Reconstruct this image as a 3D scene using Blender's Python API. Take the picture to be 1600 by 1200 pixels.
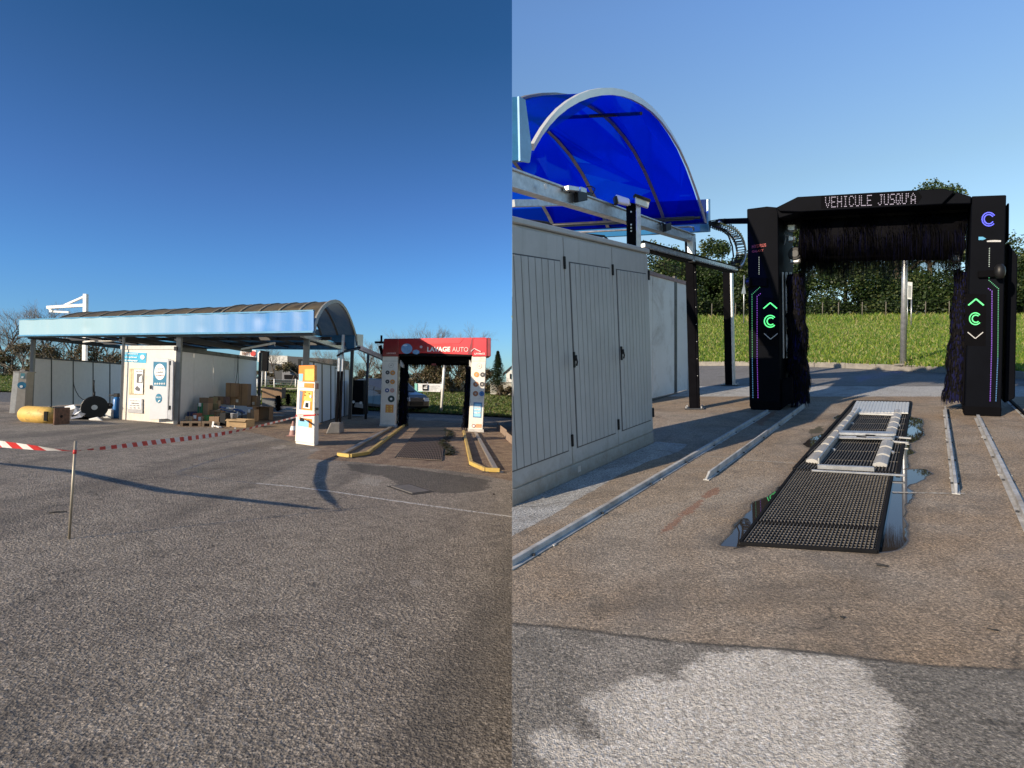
import bpy, bmesh, math, random
from mathutils import Vector as V, Matrix
S = bpy.context.scene
COL = S.collection
for o in list(bpy.data.objects): bpy.data.objects.remove(o)
# ---------------------------------------------------------------- camera, sky, sun, exposure
FPX = 900.0
EYE = V((0, 0, 1.5))                       # eye height over the left-hand yard
cd = bpy.data.cameras.new('camera'); cam = bpy.data.objects.new('camera', cd); COL.objects.link(cam)
cam.location = EYE; cam.rotation_euler = (math.radians(90), 0, 0)
cd.sensor_width = 36; cd.lens = 36 * FPX / 1600; cd.clip_start = .05; cd.clip_end = 3000
S.camera = cam
SUN_TRAVEL = V((.78, .626, 0)).normalized()   # compass direction the light travels in
SUN_EL = math.radians(19.3)
sl = bpy.data.lights.new('sun', 'SUN'); sun = bpy.data.objects.new('sun', sl); COL.objects.link(sun)
sl.energy = 5.0; sl.angle = math.radians(.5); sl.color = (1, .835, .63)
sdir = V((SUN_TRAVEL.x * math.cos(SUN_EL), SUN_TRAVEL.y * math.cos(SUN_EL), -math.sin(SUN_EL)))
sun.rotation_euler = sdir.to_track_quat('-Z', 'Y').to_euler()
W = bpy.data.worlds.new('World'); S.world = W; W.use_nodes = True
wn = W.node_tree; wn.nodes.clear()
def wnode(t, **k):
    n = wn.nodes.new(t)
    for a, b in k.items(): setattr(n, a, b)
    return n
sky = wnode('ShaderNodeTexSky', sky_type='NISHITA', sun_disc=False)
sky.sun_elevation = SUN_EL
sky.sun_rotation = math.atan2(-SUN_TRAVEL.x, -SUN_TRAVEL.y)
sky.air_density = 1.0; sky.dust_density = .3; sky.ozone_density = 2.0
tc = wnode('ShaderNodeTexCoord'); sep = wnode('ShaderNodeSeparateXYZ'); wn.links.new(tc.outputs['Generated'], sep.inputs[0])
def wramp(stops):
    r = wnode('ShaderNodeValToRGB'); e = r.color_ramp.elements
    while len(e) < len(stops): e.new(.5)
    for el, (p, c) in zip(e, stops): el.position = p; el.color = (*c, 1)
    wn.links.new(sep.outputs[2], r.inputs[0]); return r
SKY_L = [(0, (.31, .50, .74)), (.17, (.255, .476, .78)), (.29, (.24, .408, .686)), (.415, (.188, .351, .564)), (.507, (.133, .315, .50))]
SKY_R = [(0, (.82, .84, .80)), (.31, (.81, .83, .77)), (.42, (.81, .89, .95)), (.53, (.80, .94, 1.12))]
rl = wramp(SKY_L); rr = wramp(SKY_R)
side = wnode('ShaderNodeMath', operation='GREATER_THAN'); wn.links.new(sep.outputs[0], side.inputs[0]); side.inputs[1].default_value = 0
mx = wnode('ShaderNodeMix', data_type='RGBA')
wn.links.new(side.outputs[0], mx.inputs[0]); wn.links.new(rl.outputs[0], mx.inputs[6]); wn.links.new(rr.outputs[0], mx.inputs[7])
mul = wnode('ShaderNodeMix', data_type='RGBA', blend_type='MULTIPLY'); mul.inputs[0].default_value = 1
wn.links.new(sky.outputs[0], mul.inputs[6]); wn.links.new(mx.outputs[2], mul.inputs[7])
bg = wnode('ShaderNodeBackground'); bg.inputs[1].default_value = .15
wo = wnode('ShaderNodeOutputWorld'); wn.links.new(mul.outputs[2], bg.inputs[0]); wn.links.new(bg.outputs[0], wo.inputs[0])
S.view_settings.view_transform = 'Standard'; S.view_settings.look = 'None'
S.view_settings.exposure = .45; S.view_settings.gamma = 1
S.render.engine = 'CYCLES'
# ---------------------------------------------------------------- measuring frames (camera-centred metres)
def ray(X, Y): return V(((X - 800) / FPX, 1, (600 - Y) / FPX))
class Fr:
    """One sloping yard: its up direction, eye height above it, and the half of the site it covers."""
    def __init__(s, n, h, side): s.n = V(n).normalized(); s.h = h; s.side = side
    def g(s, X, Y, dh=0): r = ray(X, Y); return r * ((-s.h + dh) / s.n.dot(r))
    def up(s, p, Y):
        v = (600 - Y) / FPX
        return p + s.n * ((v * p.y - p.z) / (s.n.z - v * s.n.y))
    def hgt(s, p): return s.n.dot(p) + s.h
    def drop(s, p): return p - s.n * s.hgt(p)
class Pl:
    """A vertical wall plane through p along direction d."""
    def __init__(s, f, p, d):
        s.f = f; s.p = p; s.d = d.normalized(); s.nn = s.d.cross(f.n).normalized()
        if s.nn.dot(p) > 0: s.nn = -s.nn          # faces the eye
    def pt(s, X, Y, off=0):
        r = ray(X, Y); t = (s.p + s.nn * off).dot(s.nn) / r.dot(s.nn); return r * t
def dep(X, Y, t): return ray(X, Y) * t
LF = Fr((.037, .0059, 1), 1.5, -1)
RF = Fr((-.0519, -.0792, 1), 1.3, 1)
TL = V((-90, 900, -2)).normalized()      # wash-lane direction, left yard
FL = V((1927, -900, -66)).normalized()   # along the canopy front, left yard
TR = V((652, 900, 105)).normalized()     # wash-lane direction, right yard
AR = V((-1, 0, -.0519)).normalized()     # along the vault, right yard
# ---------------------------------------------------------------- materials
class NB:
    def __init__(s, name):
        s.m = bpy.data.materials.new(name); s.m.use_nodes = True; s.t = s.m.node_tree; s.t.nodes.clear()
        s.out = s.t.nodes.new('ShaderNodeOutputMaterial'); s.tc = None
    def n(s, typ, ins={}, **props):
        n = s.t.nodes.new(typ)
        for k, v in props.items(): setattr(n, k, v)
        for k, v in ins.items():
            if isinstance(v, bpy.types.NodeSocket): s.t.links.new(v, n.inputs[k])
            else: n.inputs[k].default_value = v
        return n
    def obj(s):
        if not s.tc: s.tc = s.n('ShaderNodeTexCoord')
        return s.tc.outputs['Object']
    def noise(s, scale, detail=4, rough=.6, vec=None, dist=0):
        return s.n('ShaderNodeTexNoise', {'Vector': vec or s.obj(), 'Scale': scale, 'Detail': detail, 'Roughness': rough, 'Distortion': dist}).outputs['Fac']
    def rng(s, v, a, b, c=0, d=1): return s.n('ShaderNodeMapRange', {0: v, 1: a, 2: b, 3: c, 4: d}).outputs[0]
    def mix(s, f, a, b, mode='MIX'):
        c = lambda q: (*q, 1) if isinstance(q, (tuple, list)) and len(q) == 3 else q
        return s.n('ShaderNodeMix', {0: f, 6: c(a), 7: c(b)}, data_type='RGBA', blend_type=mode).outputs[2]
    def ma(s, op, a, b=0): return s.n('ShaderNodeMath', {0: a, 1: b}, operation=op).outputs[0]
    def attr(s, name): return s.n('ShaderNodeAttribute', attribute_name=name).outputs['Fac']
    def bump(s, h, strength=.5, dist=.01, nrm=None):
        i = {'Height': h, 'Strength': strength, 'Distance': dist}
        if nrm: i['Normal'] = nrm
        return s.n('ShaderNodeBump', i).outputs[0]
    def bsdf(s, col, rough=.6, metal=0, nrm=None, **kw):
        i = {'Base Color': (*col, 1) if isinstance(col, tuple) and len(col) == 3 else col, 'Roughness': rough, 'Metallic': metal}
        if nrm: i['Normal'] = nrm
        i.update({k: v for k, v in kw.items()})
        b = s.n('ShaderNodeBsdfPrincipled', i); s.t.links.new(b.outputs[0], s.out.inputs[0]); return s.m
MATS = {}
def mat(name, col, rough=.6, metal=0, var=.18, sc=6, dirt=None, dsc=3, bump=0, bsc=60, **kw):
    """Painted / plain surface with uneven tone, optional dirt blotches and fine relief."""
    if name in MATS: return MATS[name]
    b = NB(name)
    f = b.noise(sc, 5, .65)
    c = b.mix(b.rng(f, .3, .7), tuple(x * (1 - var) for x in col), tuple(min(1, x * (1 + var)) for x in col))
    r = rough
    if dirt:
        d = b.rng(b.noise(dsc, 6, .7, dist=.6), .52, .68)
        c = b.mix(b.ma('MULTIPLY', d, .75), c, dirt)
        r = b.rng(d, 0, 1, rough, min(1, rough + .25))
    nr = b.bump(b.noise(bsc, 3, .6), bump, .01) if bump else None
    MATS[name] = b.bsdf(c, r, metal, nr, **kw); return MATS[name]
def emis(name, col, st):
    if name in MATS: return MATS[name]
    b = NB(name); MATS[name] = b.bsdf((.02, .02, .02), .5, 0, None, **{'Emission Color': (*col, 1), 'Emission Strength': st}); return MATS[name]
# ---------------------------------------------------------------- mesh building
def tag(o, label=None, cat=None, group=None, kind=None):
    for k, v in (('label', label), ('category', cat), ('group', group), ('kind', kind)):
        if v: o[k] = v
    return o
def thing(name, loc, label, cat, group=None):
    o = bpy.data.objects.new(name, None); COL.objects.link(o); o.location = loc + EYE; o.empty_display_size = .2
    return tag(o, label, cat, group)
def rootloc(o):
    l = V((0, 0, 0))
    while o: l += o.location; o = o.parent
    return l
class MB:
    def __init__(s): s.v = []; s.f = []; s.mi = []; s.sm = []; s.cur = 0; s.smooth = False
    def add(s, vs, fs):
        b = len(s.v); s.v += [V(q) for q in vs]
        for f in fs: s.f.append([b + i for i in f]); s.mi.append(s.cur); s.sm.append(s.smooth)
        return s
    def box(s, o, a, b, c):
        vs = [o, o + a, o + a + b, o + b]; vs += [q + c for q in vs]
        return s.add(vs, [(0, 3, 2, 1), (4, 5, 6, 7), (0, 1, 5, 4), (1, 2, 6, 5), (2, 3, 7, 6), (3, 0, 4, 7)])
    def cbox(s, c, a, b, d): return s.box(c - (a + b + d) / 2, a, b, d)
    def prism(s, pts, ext):
        n = len(pts); vs = list(pts) + [q + ext for q in pts]
        return s.add(vs, [tuple(range(n - 1, -1, -1)), tuple(range(n, 2 * n))] + [(i, (i + 1) % n, n + (i + 1) % n, n + i) for i in range(n)])
    def loft(s, rings, close=True, caps=True):
        n = len(rings[0]); vs = [q for r in rings for q in r]; fs = []
        for k in range(len(rings) - 1):
            for i in range(n if close else n - 1):
                j = (i + 1) % n; fs.append((k * n + i, k * n + j, (k + 1) * n + j, (k + 1) * n + i))
        if caps and close: fs += [tuple(range(n - 1, -1, -1)), tuple((len(rings) - 1) * n + i for i in range(n))]
        return s.add(vs, fs)
    def tube(s, pts, r, seg=8, r1=None):
        rings = []; r1 = r if r1 is None else r1
        prev = None
        for k, p in enumerate(pts):
            d = (pts[min(k + 1, len(pts) - 1)] - pts[max(k - 1, 0)]).normalized()
            a = (prev - d * prev.dot(d)) if prev else d.cross(V((0, 0, 1)) if abs(d.z) < .9 else V((1, 0, 0)))
            a.normalize(); prev = a; b = d.cross(a); rr = r + (r1 - r) * k / max(1, len(pts) - 1)
            rings.append([p + (a * math.cos(t) + b * math.sin(t)) * rr for t in [2 * math.pi * i / seg for i in range(seg)]])
        sm = s.smooth; s.smooth = seg > 5; s.loft(rings); s.smooth = sm; return s
    def bar(s, p, q, w, h, up):
        d = (q - p).normalized(); a = d.cross(up).normalized() * w; u = a.cross(d).normalized() * h
        return s.box(p - a / 2 - u / 2, q - p, a, u)
    def disc(s, c, a, b, r, t, seg=20):
        """flat round plate: centre c, in-plane unit axes a,b, thickness vector t"""
        return s.prism([c + (a * math.cos(q) + b * math.sin(q)) * r for q in [2 * math.pi * i / seg for i in range(seg)]], t)
    def quad(s, a, b, c, d): return s.add([a, b, c, d], [(0, 1, 2, 3)])
    def ball(s, c, r, nu=10, nv=6, sq=(1, 1, 1)):
        sm = s.smooth; s.smooth = True
        rings = [[c + V((math.cos(2 * math.pi * i / nu) * math.sin(math.pi * k / nv) * r * sq[0], math.sin(2 * math.pi * i / nu) * math.sin(math.pi * k / nv) * r * sq[1], math.cos(math.pi * k / nv) * r * sq[2])) for i in range(nu)] for k in range(1, nv)]
        s.loft(rings); s.smooth = sm; return s
    def build(s, name, mats, parent=None, bev=0, side=0, attrs=None, loc=None, fixn=True):
        base = rootloc(parent) if parent else ((loc + EYE) if loc else (s.v[0] + EYE if s.v else V()))
        me = bpy.data.meshes.new(name)
        me.from_pydata([tuple(q + EYE - base) for q in s.v], [], s.f)
        if not isinstance(mats, (list, tuple)): mats = [mats]
        for m in mats: me.materials.append(m)
        me.polygons.foreach_set('material_index', s.mi); me.polygons.foreach_set('use_smooth', s.sm)
        if attrs:
            for k, vals in attrs.items():
                a = me.attributes.new(k, 'FLOAT', 'POINT'); a.data.foreach_set('value', vals)
        cross = side and any((q.x * side) < 0 for q in s.v)
        if bev or cross or (fixn and len(s.f) < 20000):
            bm = bmesh.new(); bm.from_mesh(me)
            if fixn: bmesh.ops.recalc_face_normals(bm, faces=bm.faces)
            if bev:
                eds = [e for e in bm.edges if len(e.link_faces) == 2 and e.calc_face_angle(0) > .6]
                bmesh.ops.bevel(bm, geom=eds, offset=bev, segments=1, affect='EDGES', profile=.5, clamp_overlap=True)
            if cross:
                bmesh.ops.bisect_plane(bm, geom=bm.verts[:] + bm.edges[:] + bm.faces[:], plane_co=(side * .002 - base.x, 0, 0), plane_no=(side, 0, 0), clear_inner=True)
                be = [e for e in bm.edges if e.is_boundary]
                if be and len(s.f) < 400:
                    try: bmesh.ops.holes_fill(bm, edges=be, sides=0)
                    except Exception: pass
            bm.to_mesh(me); bm.free()
        me.update()
        o = bpy.data.objects.new(name, me); COL.objects.link(o)
        if parent: o.parent = parent
        else: o.location = base
        return o
def copy_tree(o, delta, parent=None, **kw):
    c = o.copy(); COL.objects.link(c)
    if parent: c.parent = parent
    else: c.location = o.location + delta
    for ch in [q for q in bpy.data.objects if q.parent == o]: copy_tree(ch, delta, c)
    return tag(c, **kw)
def text(s, org, right, up, height, m, name, parent, width=None, bold=0, thick=.003):
    cu = bpy.data.curves.new('t', 'FONT'); cu.body = s; cu.size = 1; cu.offset = bold; cu.resolution_u = 3
    ob = bpy.data.objects.new('t', cu); COL.objects.link(ob); bpy.context.view_layer.update()
    me = bpy.data.meshes.new_from_object(ob.evaluated_get(bpy.context.evaluated_depsgraph_get()))
    bpy.data.objects.remove(ob); bpy.data.curves.remove(cu)
    xs = [v.co.x for v in me.vertices]; ys = [v.co.y for v in me.vertices]
    r = right.normalized(); u = up.normalized(); w0 = max(xs) - min(xs); h0 = max(ys) - min(ys)
    sy = height / h0; sx = (width / w0) if width else sy
    nr = r.cross(u).normalized()
    if nr.dot(org) > 0: nr = -nr
    b = MB()
    b.add([org + r * (v.co.x - min(xs)) * sx + u * (v.co.y - min(ys)) * sy + nr * thick for v in me.vertices], [tuple(p.vertices) for p in me.polygons])
    bpy.data.meshes.remove(me)
    return b.build(name, m, parent, fixn=False)
def inpoly(x, y, P):
    c = False; n = len(P); j = n - 1
    for i in range(n):
        xi, yi = P[i]; xj, yj = P[j]
        if (yi > y) != (yj > y) and x < (xj - xi) * (y - yi) / (yj - yi) + xi: c = not c
        j = i
    return c
BB = {}
def sdist(x, y, P):
    """signed distance to polygon P (positive inside)"""
    k = id(P)
    if k not in BB: BB[k] = (min(q[0] for q in P) - .6, max(q[0] for q in P) + .6, min(q[1] for q in P) - .6, max(q[1] for q in P) + .6)
    bb = BB[k]
    if x < bb[0] or x > bb[1] or y < bb[2] or y > bb[3]: return -9
    d = 1e9; n = len(P)
    for i in range(n):
        ax, ay = P[i]; bx, by = P[(i + 1) % n]; dx, dy = bx - ax, by - ay
        t = max(0, min(1, ((x - ax) * dx + (y - ay) * dy) / (dx * dx + dy * dy + 1e-9)))
        d = min(d, math.hypot(x - ax - t * dx, y - ay - t * dy))
    return d if inpoly(x, y, P) else -d
def gp(F, pts): return [(F.g(*p).x, F.g(*p).y) for p in pts]
# common materials
M = dict(
    void=mat('void_black', (.003, .003, .004), .9, **{'Specular IOR Level': .05}),
    black=mat('black_coated_metal', (.0035, .0035, .005), .7, var=.3, bump=.02, **{'Specular IOR Level': .03}),
    blackmatte=mat('black_matte', (.007, .007, .008), .85, var=.3, **{'Specular IOR Level': .15}),
    darkgrey=mat('anthracite_paint', (.035, .037, .042), .45, var=.2, dirt=(.06, .055, .05)),
    galv=mat('galvanised_steel', (.50, .51, .52), .42, .75, var=.22, sc=14, bump=.05, bsc=90),
    alu=mat('brushed_aluminium', (.60, .60, .60), .38, .7, var=.12, sc=20),
    cab=mat('grey_cabinet_paint', (.43, .43, .42), .42, var=.05, sc=3, dirt=(.30, .30, .28), dsc=2, bump=.03, bsc=200),
    white=mat('white_panel', (.80, .79, .76), .5, var=.05, sc=2, dirt=(.55, .52, .46), dsc=1.3),
    whitepaint=mat('white_paint', (.78, .77, .74), .45, var=.05),
    plastic=mat('black_plastic', (.009, .009, .010), .45, var=.1, **{'Specular IOR Level': .3}),
    concrete=mat('concrete', (.24, .225, .20), .9, var=.22, sc=5, dirt=(.16, .15, .14), bump=.4, bsc=80),
    rubber=mat('rubber', (.015, .015, .016), .75),
    card=mat('cardboard', (.33, .215, .125), .85, var=.14, sc=3, bump=.05),
    cardd=mat('cardboard_dark', (.22, .145, .09), .9, var=.2, sc=3),
    wood=mat('pallet_wood', (.30, .21, .13), .85, var=.3, sc=12, bump=.2),
    rust=mat('rusty_steel', (.13, .065, .04), .85, var=.5, sc=8, dirt=(.05, .04, .035), bump=.3),
    green=mat('green_carton', (.02, .16, .08), .7), blue=mat('blue_plastic', (.02, .07, .25), .45),
    litter=mat('white_plastic', (.75, .75, .74), .5),
)
# ---------------------------------------------------------------- ground, roads, meadows
def ground(F, name, X0, X1, dX, rows, attrfn, m, thick=.35, label=None):
    b = MB(); xs = [X0 + dX * i for i in range(int((X1 - X0) / dX) + 1)]
    vals = {}
    pts = []
    for Y in rows:
        for X in xs:
            p = F.g(X, Y); pts.append(p)
            for k, q in attrfn(p.x, p.y, X, Y).items(): vals.setdefault(k, []).append(q)
    n = len(xs)
    b.add(pts, [(r * n + i, r * n + i + 1, (r + 1) * n + i + 1, (r + 1) * n + i) for r in range(len(rows) - 1) for i in range(n - 1)])
    return tag(b.build(name, m, None, loc=V((0, 8, -1.5)), attrs=vals, fixn=False), kind='structure')
# --- right yard
slab_edge = [(803, 975), (860, 978), (960, 992), (1060, 1003), (1130, 1008), (1215, 1013), (1290, 1021), (1380, 1032), (1480, 1043), (1600, 1047), (2100, 1075)]
def edgeY(X, E):
    if X <= E[0][0]: return E[0][1]
    for (a, b), (c, d) in zip(E, E[1:]):
        if X <= c: return b + (d - b) * (X - a) / (c - a)
    return E[-1][1]
patch = [(840, 1148), (868, 1135), (895, 1142), (905, 1158), (950, 1163), (948, 1140), (922, 1095), (960, 1075), (1000, 1062), (1060, 1052), (1110, 1030), (1215, 1014), (1330, 1032), (1352, 1058), (1380, 1090), (1400, 1120), (1412, 1160), (1395, 1200), (1410, 1260), (1200, 1330), (960, 1300), (880, 1210), (850, 1180)]
puddR = [[(1393, 745), (1408, 736), (1446, 733), (1442, 745), (1420, 757), (1416, 775), (1408, 800), (1404, 835), (1394, 856), (1372, 862), (1380, 800)],
         [(1235, 752), (1222, 762), (1178, 790), (1172, 812), (1160, 822), (1135, 842), (1128, 852), (1154, 853), (1180, 815), (1215, 780), (1241, 756)],
         [(1308, 648), (1312, 660), (1295, 676), (1270, 686), (1260, 694), (1275, 701), (1290, 690), (1318, 660), (1322, 649)],
         [(1421, 652), (1432, 653), (1440, 668), (1437, 682), (1420, 690), (1415, 730), (1400, 735), (1408, 700), (1414, 670)]]
moss = [[(1421, 650), (1436, 655), (1441, 672), (1430, 685), (1414, 680)], [(1262, 688), (1275, 680), (1285, 690), (1272, 702), (1262, 700)], [(1266, 672), (1285, 666), (1283, 676), (1268, 678)]]
rustR = [[(1030, 835), (1050, 812), (1095, 778), (1120, 760), (1126, 764), (1085, 795), (1050, 828)], [(1180, 660), (1210, 640), (1214, 644), (1190, 665)]]
pG = gp(RF, patch); pdG = [gp(RF, q) for q in puddR]; msG = [gp(RF, q) for q in moss]; rsG = [gp(RF, q) for q in rustR]
cbG = gp(RF, [(780, 800), (780, 850), (803, 836), (868, 802), (900, 782), (975, 738), (1010, 722), (1060, 706), (1075, 694), (1026, 690)])
def attrR(x, y, X, Y):
    near = Y < 900 and X > 1080
    ed = (edgeY(X, slab_edge) - Y) / 30.0
    stripe = min((Y - 603.5), (619.5 - Y)) / 3.0 if 1000 < X < 1640 else -9
    if 620 < Y < 860: stripe = max(stripe, sdist(x, y, cbG) / .08)
    road = (604 - Y) / 2.5
    return dict(slab=max(-1, min(1, ed)), patch=max(-1, min(1, sdist(x, y, pG) / .12)) if Y > 960 else -1,
                wet=max([-1] + [sdist(x, y, q) / .14 for q in pdG]) if near else -1,
                moss=max([-1] + [sdist(x, y, q) / .15 for q in msG]) if near else -1,
                rust=max([-1] + [sdist(x, y, q) / .10 for q in rsG]) if Y < 900 else -1,
                strip=max(-1, min(1, stripe)), road=max(-1, min(1, road)))
def ground_mat(kind):
    b = NB('ground_' + kind)
    fine = b.noise(70 if kind == 'right' else 48, 5, .8); mid = b.noise(7, 5, .7); big = b.noise(.7, 4, .6, dist=.7); med2 = b.noise(2.6, 5, .65)
    vor = b.n('ShaderNodeTexVoronoi', {'Vector': b.obj(), 'Scale': 150.0 if kind == 'right' else 85.0}, feature='F1')
    vor2 = b.n('ShaderNodeTexVoronoi', {'Vector': b.obj(), 'Scale': 62.0 if kind == 'right' else 40.0}, feature='F1')
    stone = b.n('ShaderNodeSeparateColor', {0: vor.outputs['Color']}).outputs[0]
    grain = b.rng(fine, .36, .64)
    def tone(dark, light, spread=1.0):
        c = b.mix(b.rng(mid, .3, .7), dark, light)
        c = b.mix(b.ma('MULTIPLY', b.rng(stone, .55, .95), .55 * spread), c, tuple(min(1, x * 2.1) for x in light))
        c = b.mix(b.ma('MULTIPLY', b.rng(fine, .54, .40), (.72 if kind == 'right' else .62) * spread), c, tuple(x * .22 for x in dark))
        return c
    def edge(a, rag=1.0):   # ragged mask from a signed-distance attribute
        return b.rng(b.ma('ADD', b.attr(a), b.ma('MULTIPLY', b.ma('SUBTRACT', b.noise(6, 6, .75), .5), 2.4 * rag)), -.08, .08)
    wv_ = b.n('ShaderNodeVectorMath', {0: b.obj(), 1: b.n('ShaderNodeTexNoise', {'Vector': b.obj(), 'Scale': 1.6, 'Detail': 4.0}).outputs['Color']}, operation='ADD').outputs[0]
    ce = b.n('ShaderNodeTexVoronoi', {'Vector': wv_, 'Scale': .42}, feature='DISTANCE_TO_EDGE').outputs['Distance']
    crk = b.ma('MULTIPLY', b.rng(ce, 0, .006, 1, 0), b.rng(b.noise(.9, 3), .50, .58))
    drips = b.rng(b.noise(3.3, 2, .4), .67, .71)
    if kind == 'right':
        asph = b.mix(b.rng(big, .4, .62), tone((.13, .118, .10), (.24, .218, .185)), tone((.19, .17, .145), (.34, .305, .26)))
        brown = tone((.20, .145, .095), (.37, .275, .185))
        brown = b.mix(b.rng(big, .40, .66), brown, tone((.24, .205, .165), (.40, .335, .265)))
        brown = b.mix(b.ma('MULTIPLY', b.rng(med2, .54, .72), .5), brown, (.11, .10, .092))
        c = b.mix(edge('slab', .12), asph, brown)
        c = b.mix(b.rng(b.ma('ADD', b.attr('patch'), b.ma('MULTIPLY', b.ma('SUBTRACT', b.noise(4, 7, .82), .5), 3.0)), -.30, .12), c, b.mix(b.ma('MULTIPLY', b.rng(med2, .50, .70), .45), tone((.50, .45, .38), (.80, .73, .63), .9), (.30, .275, .24)))
        crack = b.rng(b.ma('ABSOLUTE', b.ma('ADD', b.attr('slab'), b.ma('MULTIPLY', b.ma('SUBTRACT', b.noise(3, 5, .7), .5), .30))), 0, .13, 1, 0)
        crack = b.ma('MULTIPLY', crack, b.rng(b.noise(1.7, 3), .36, .5))
        c = b.mix(b.ma('MULTIPLY', crack, .85), c, (.03, .028, .026))
        c = b.mix(edge('road', .2), c, tone((.15, .145, .14), (.24, .232, .222)))
        c = b.mix(edge('strip', .3), c, tone((.36, .36, .35), (.48, .475, .46)))
        c = b.mix(b.ma('MULTIPLY', edge('rust'), .6), c, (.22, .085, .045))
        c = b.mix(b.ma('MULTIPLY', edge('moss', .8), .85), c, (.03, .032, .012))
        c = b.mix(b.ma('MULTIPLY', drips, .35), c, (.09, .08, .065)); c = b.mix(b.ma('MULTIPLY', b.ma('MULTIPLY', crk, b.rng(b.attr('patch'), -.9, -1, 0, 1)), .6), c, (.03, .027, .023))
        bl = b.rng(b.noise(1.1, 5, .7, dist=1.2), .48, .66); c = b.mix(b.ma('MULTIPLY', b.ma('MULTIPLY', bl, edge('slab', .12)), .38), c, (.085, .068, .052))
        wet = b.rng(b.ma('ADD', b.attr('wet'), b.ma('MULTIPLY', b.ma('SUBTRACT', b.noise(3.0, 2, .45), .5), 1.3)), -.30, -.16)
        damp = b.rng(b.ma('ADD', b.attr('wet'), b.ma('MULTIPLY', b.ma('SUBTRACT', mid, .5), 1.2)), -1.0, -.4)
        c = b.mix(b.ma('MULTIPLY', damp, .45), c, (.05, .042, .034)); c = b.mix(wet, c, (.035, .03, .026))
        ht = b.ma('ADD', b.ma('MULTIPLY', vor.outputs['Distance'], .5), b.ma('ADD', b.ma('MULTIPLY', vor2.outputs['Distance'], .5), fine))
        nr = b.bump(b.ma('MULTIPLY', ht, b.rng(wet, 0, 1, 1, 0)), .85, .009)
        rough = b.rng(wet, 0, 1, .88, .02)
    else:
        asph = tone((.165, .140, .115), (.335, .290, .240), 1.1)
        asph = b.mix(b.ma('MULTIPLY', b.rng(big, .40, .58), .75), asph, tone((.21, .18, .145), (.40, .35, .29)))
        trk = b.n('ShaderNodeTexNoise', {'Vector': b.n('ShaderNodeMapping', {0: b.obj(), 3: (.9, .16, 1), 2: (0, 0, .35)}).outputs[0], 'Scale': 1.0, 'Detail': 4.0, 'Distortion': .6}).outputs['Fac']
        asph = b.mix(b.ma('MULTIPLY', b.rng(trk, .50, .64), .55), asph, (.075, .066, .056))
        asph = b.mix(b.ma('MULTIPLY', b.rng(med2, .56, .74), .4), asph, (.075, .068, .060))
        pad = tone((.20, .135, .085), (.36, .265, .18)); pad = b.mix(b.rng(med2, .45, .7), pad, (.16, .10, .07))
        c = b.mix(edge('slab', .25), asph, pad)
        c = b.mix(b.ma('MULTIPLY', edge('stain'), .7), c, (.045, .04, .035))
        c = b.mix(b.ma('MULTIPLY', edge('pale'), .6), c, (.36, .33, .29))
        c = b.mix(b.ma('MULTIPLY', drips, .35), c, (.07, .062, .054)); c = b.mix(b.ma('MULTIPLY', crk, .8), c, (.03, .027, .023))
        c = b.mix(edge('road', .2), c, tone((.10, .10, .10), (.18, .178, .172)))
        ht = b.ma('ADD', b.ma('MULTIPLY', vor.outputs['Distance'], .6), b.ma('ADD', b.ma('MULTIPLY', vor2.outputs['Distance'], .9), fine))
        nr = b.bump(ht, 1.0, .02); rough = .9
    return b.bsdf(c, rough, 0, nr)
def rowsR(): 
    r = []; Y = 566.0
    while Y < 900: r.append(Y); Y += 2.2 if Y > 612 else 1.6
    while Y < 1300: r.append(Y); Y += 6
    return r + [1500, 2200, 4500]
ground(RF, 'ground', 800, 2100, 3.25, rowsR(), attrR, ground_mat('right'))
# the right yard stands on a bank; its retaining side, visible only from the left
b = MB()
tp = [RF.g(800, Y) for Y in (4500, 1500, 900, 700, 620, 580, 566)]
b.loft([[V((.01, p.y, p.z - .01)), V((.01, p.y, -1.75)), V((.25, p.y, -1.75)), V((.25, p.y, p.z - .03))] for p in tp])
tag(b.build('retaining_wall', M['concrete'], None, loc=V((0, 8, -1.5))), 'low grey concrete retaining wall along the edge of the raised right-hand yard', 'wall')
# --- left yard
slabL = [(478, 717), (560, 722), (700, 735), (752, 742), (802, 752), (830, 757), (830, 668), (640, 655), (520, 650), (400, 640), (290, 640), (275, 667), (330, 668), (400, 677), (455, 690), (500, 700)]
stainL = [(540, 725), (620, 729), (700, 740), (765, 750), (760, 765), (700, 772), (640, 765), (600, 745), (555, 738)]
paleL = [[(570, 745), (600, 750), (590, 760), (560, 755)], [(420, 699), (448, 695), (445, 700), (425, 703)], [(640, 905), (660, 902), (662, 916), (645, 918)], [(480, 703), (500, 700), (502, 705), (485, 706)]]
sG = gp(LF, slabL); stG = gp(LF, stainL); plG = [gp(LF, q) for q in paleL]
def horL(X): return 600 + .037 * (X - 800) + 5.3
def attrL(x, y, X, Y):
    k = Y - horL(X)
    return dict(slab=max(-1, min(1, sdist(x, y, sG) / .25)) if k < 170 else -1, stain=max(-1, min(1, sdist(x, y, stG) / .3)) if k < 200 else -1,
                pale=max([-1] + [sdist(x, y, q) / .1 for q in plG]), road=max(-1, min(1, (52 - k) / 3)))
def rowsL():
    r = []; Y = 608.0
    while Y < 900: r.append(Y); Y += 3.4
    while Y < 1300: r.append(Y); Y += 8
    return r + [1500, 2200, 4500]
ground(LF, 'ground', -500, 800, 6.5, rowsL(), attrL, ground_mat('left'))
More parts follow.
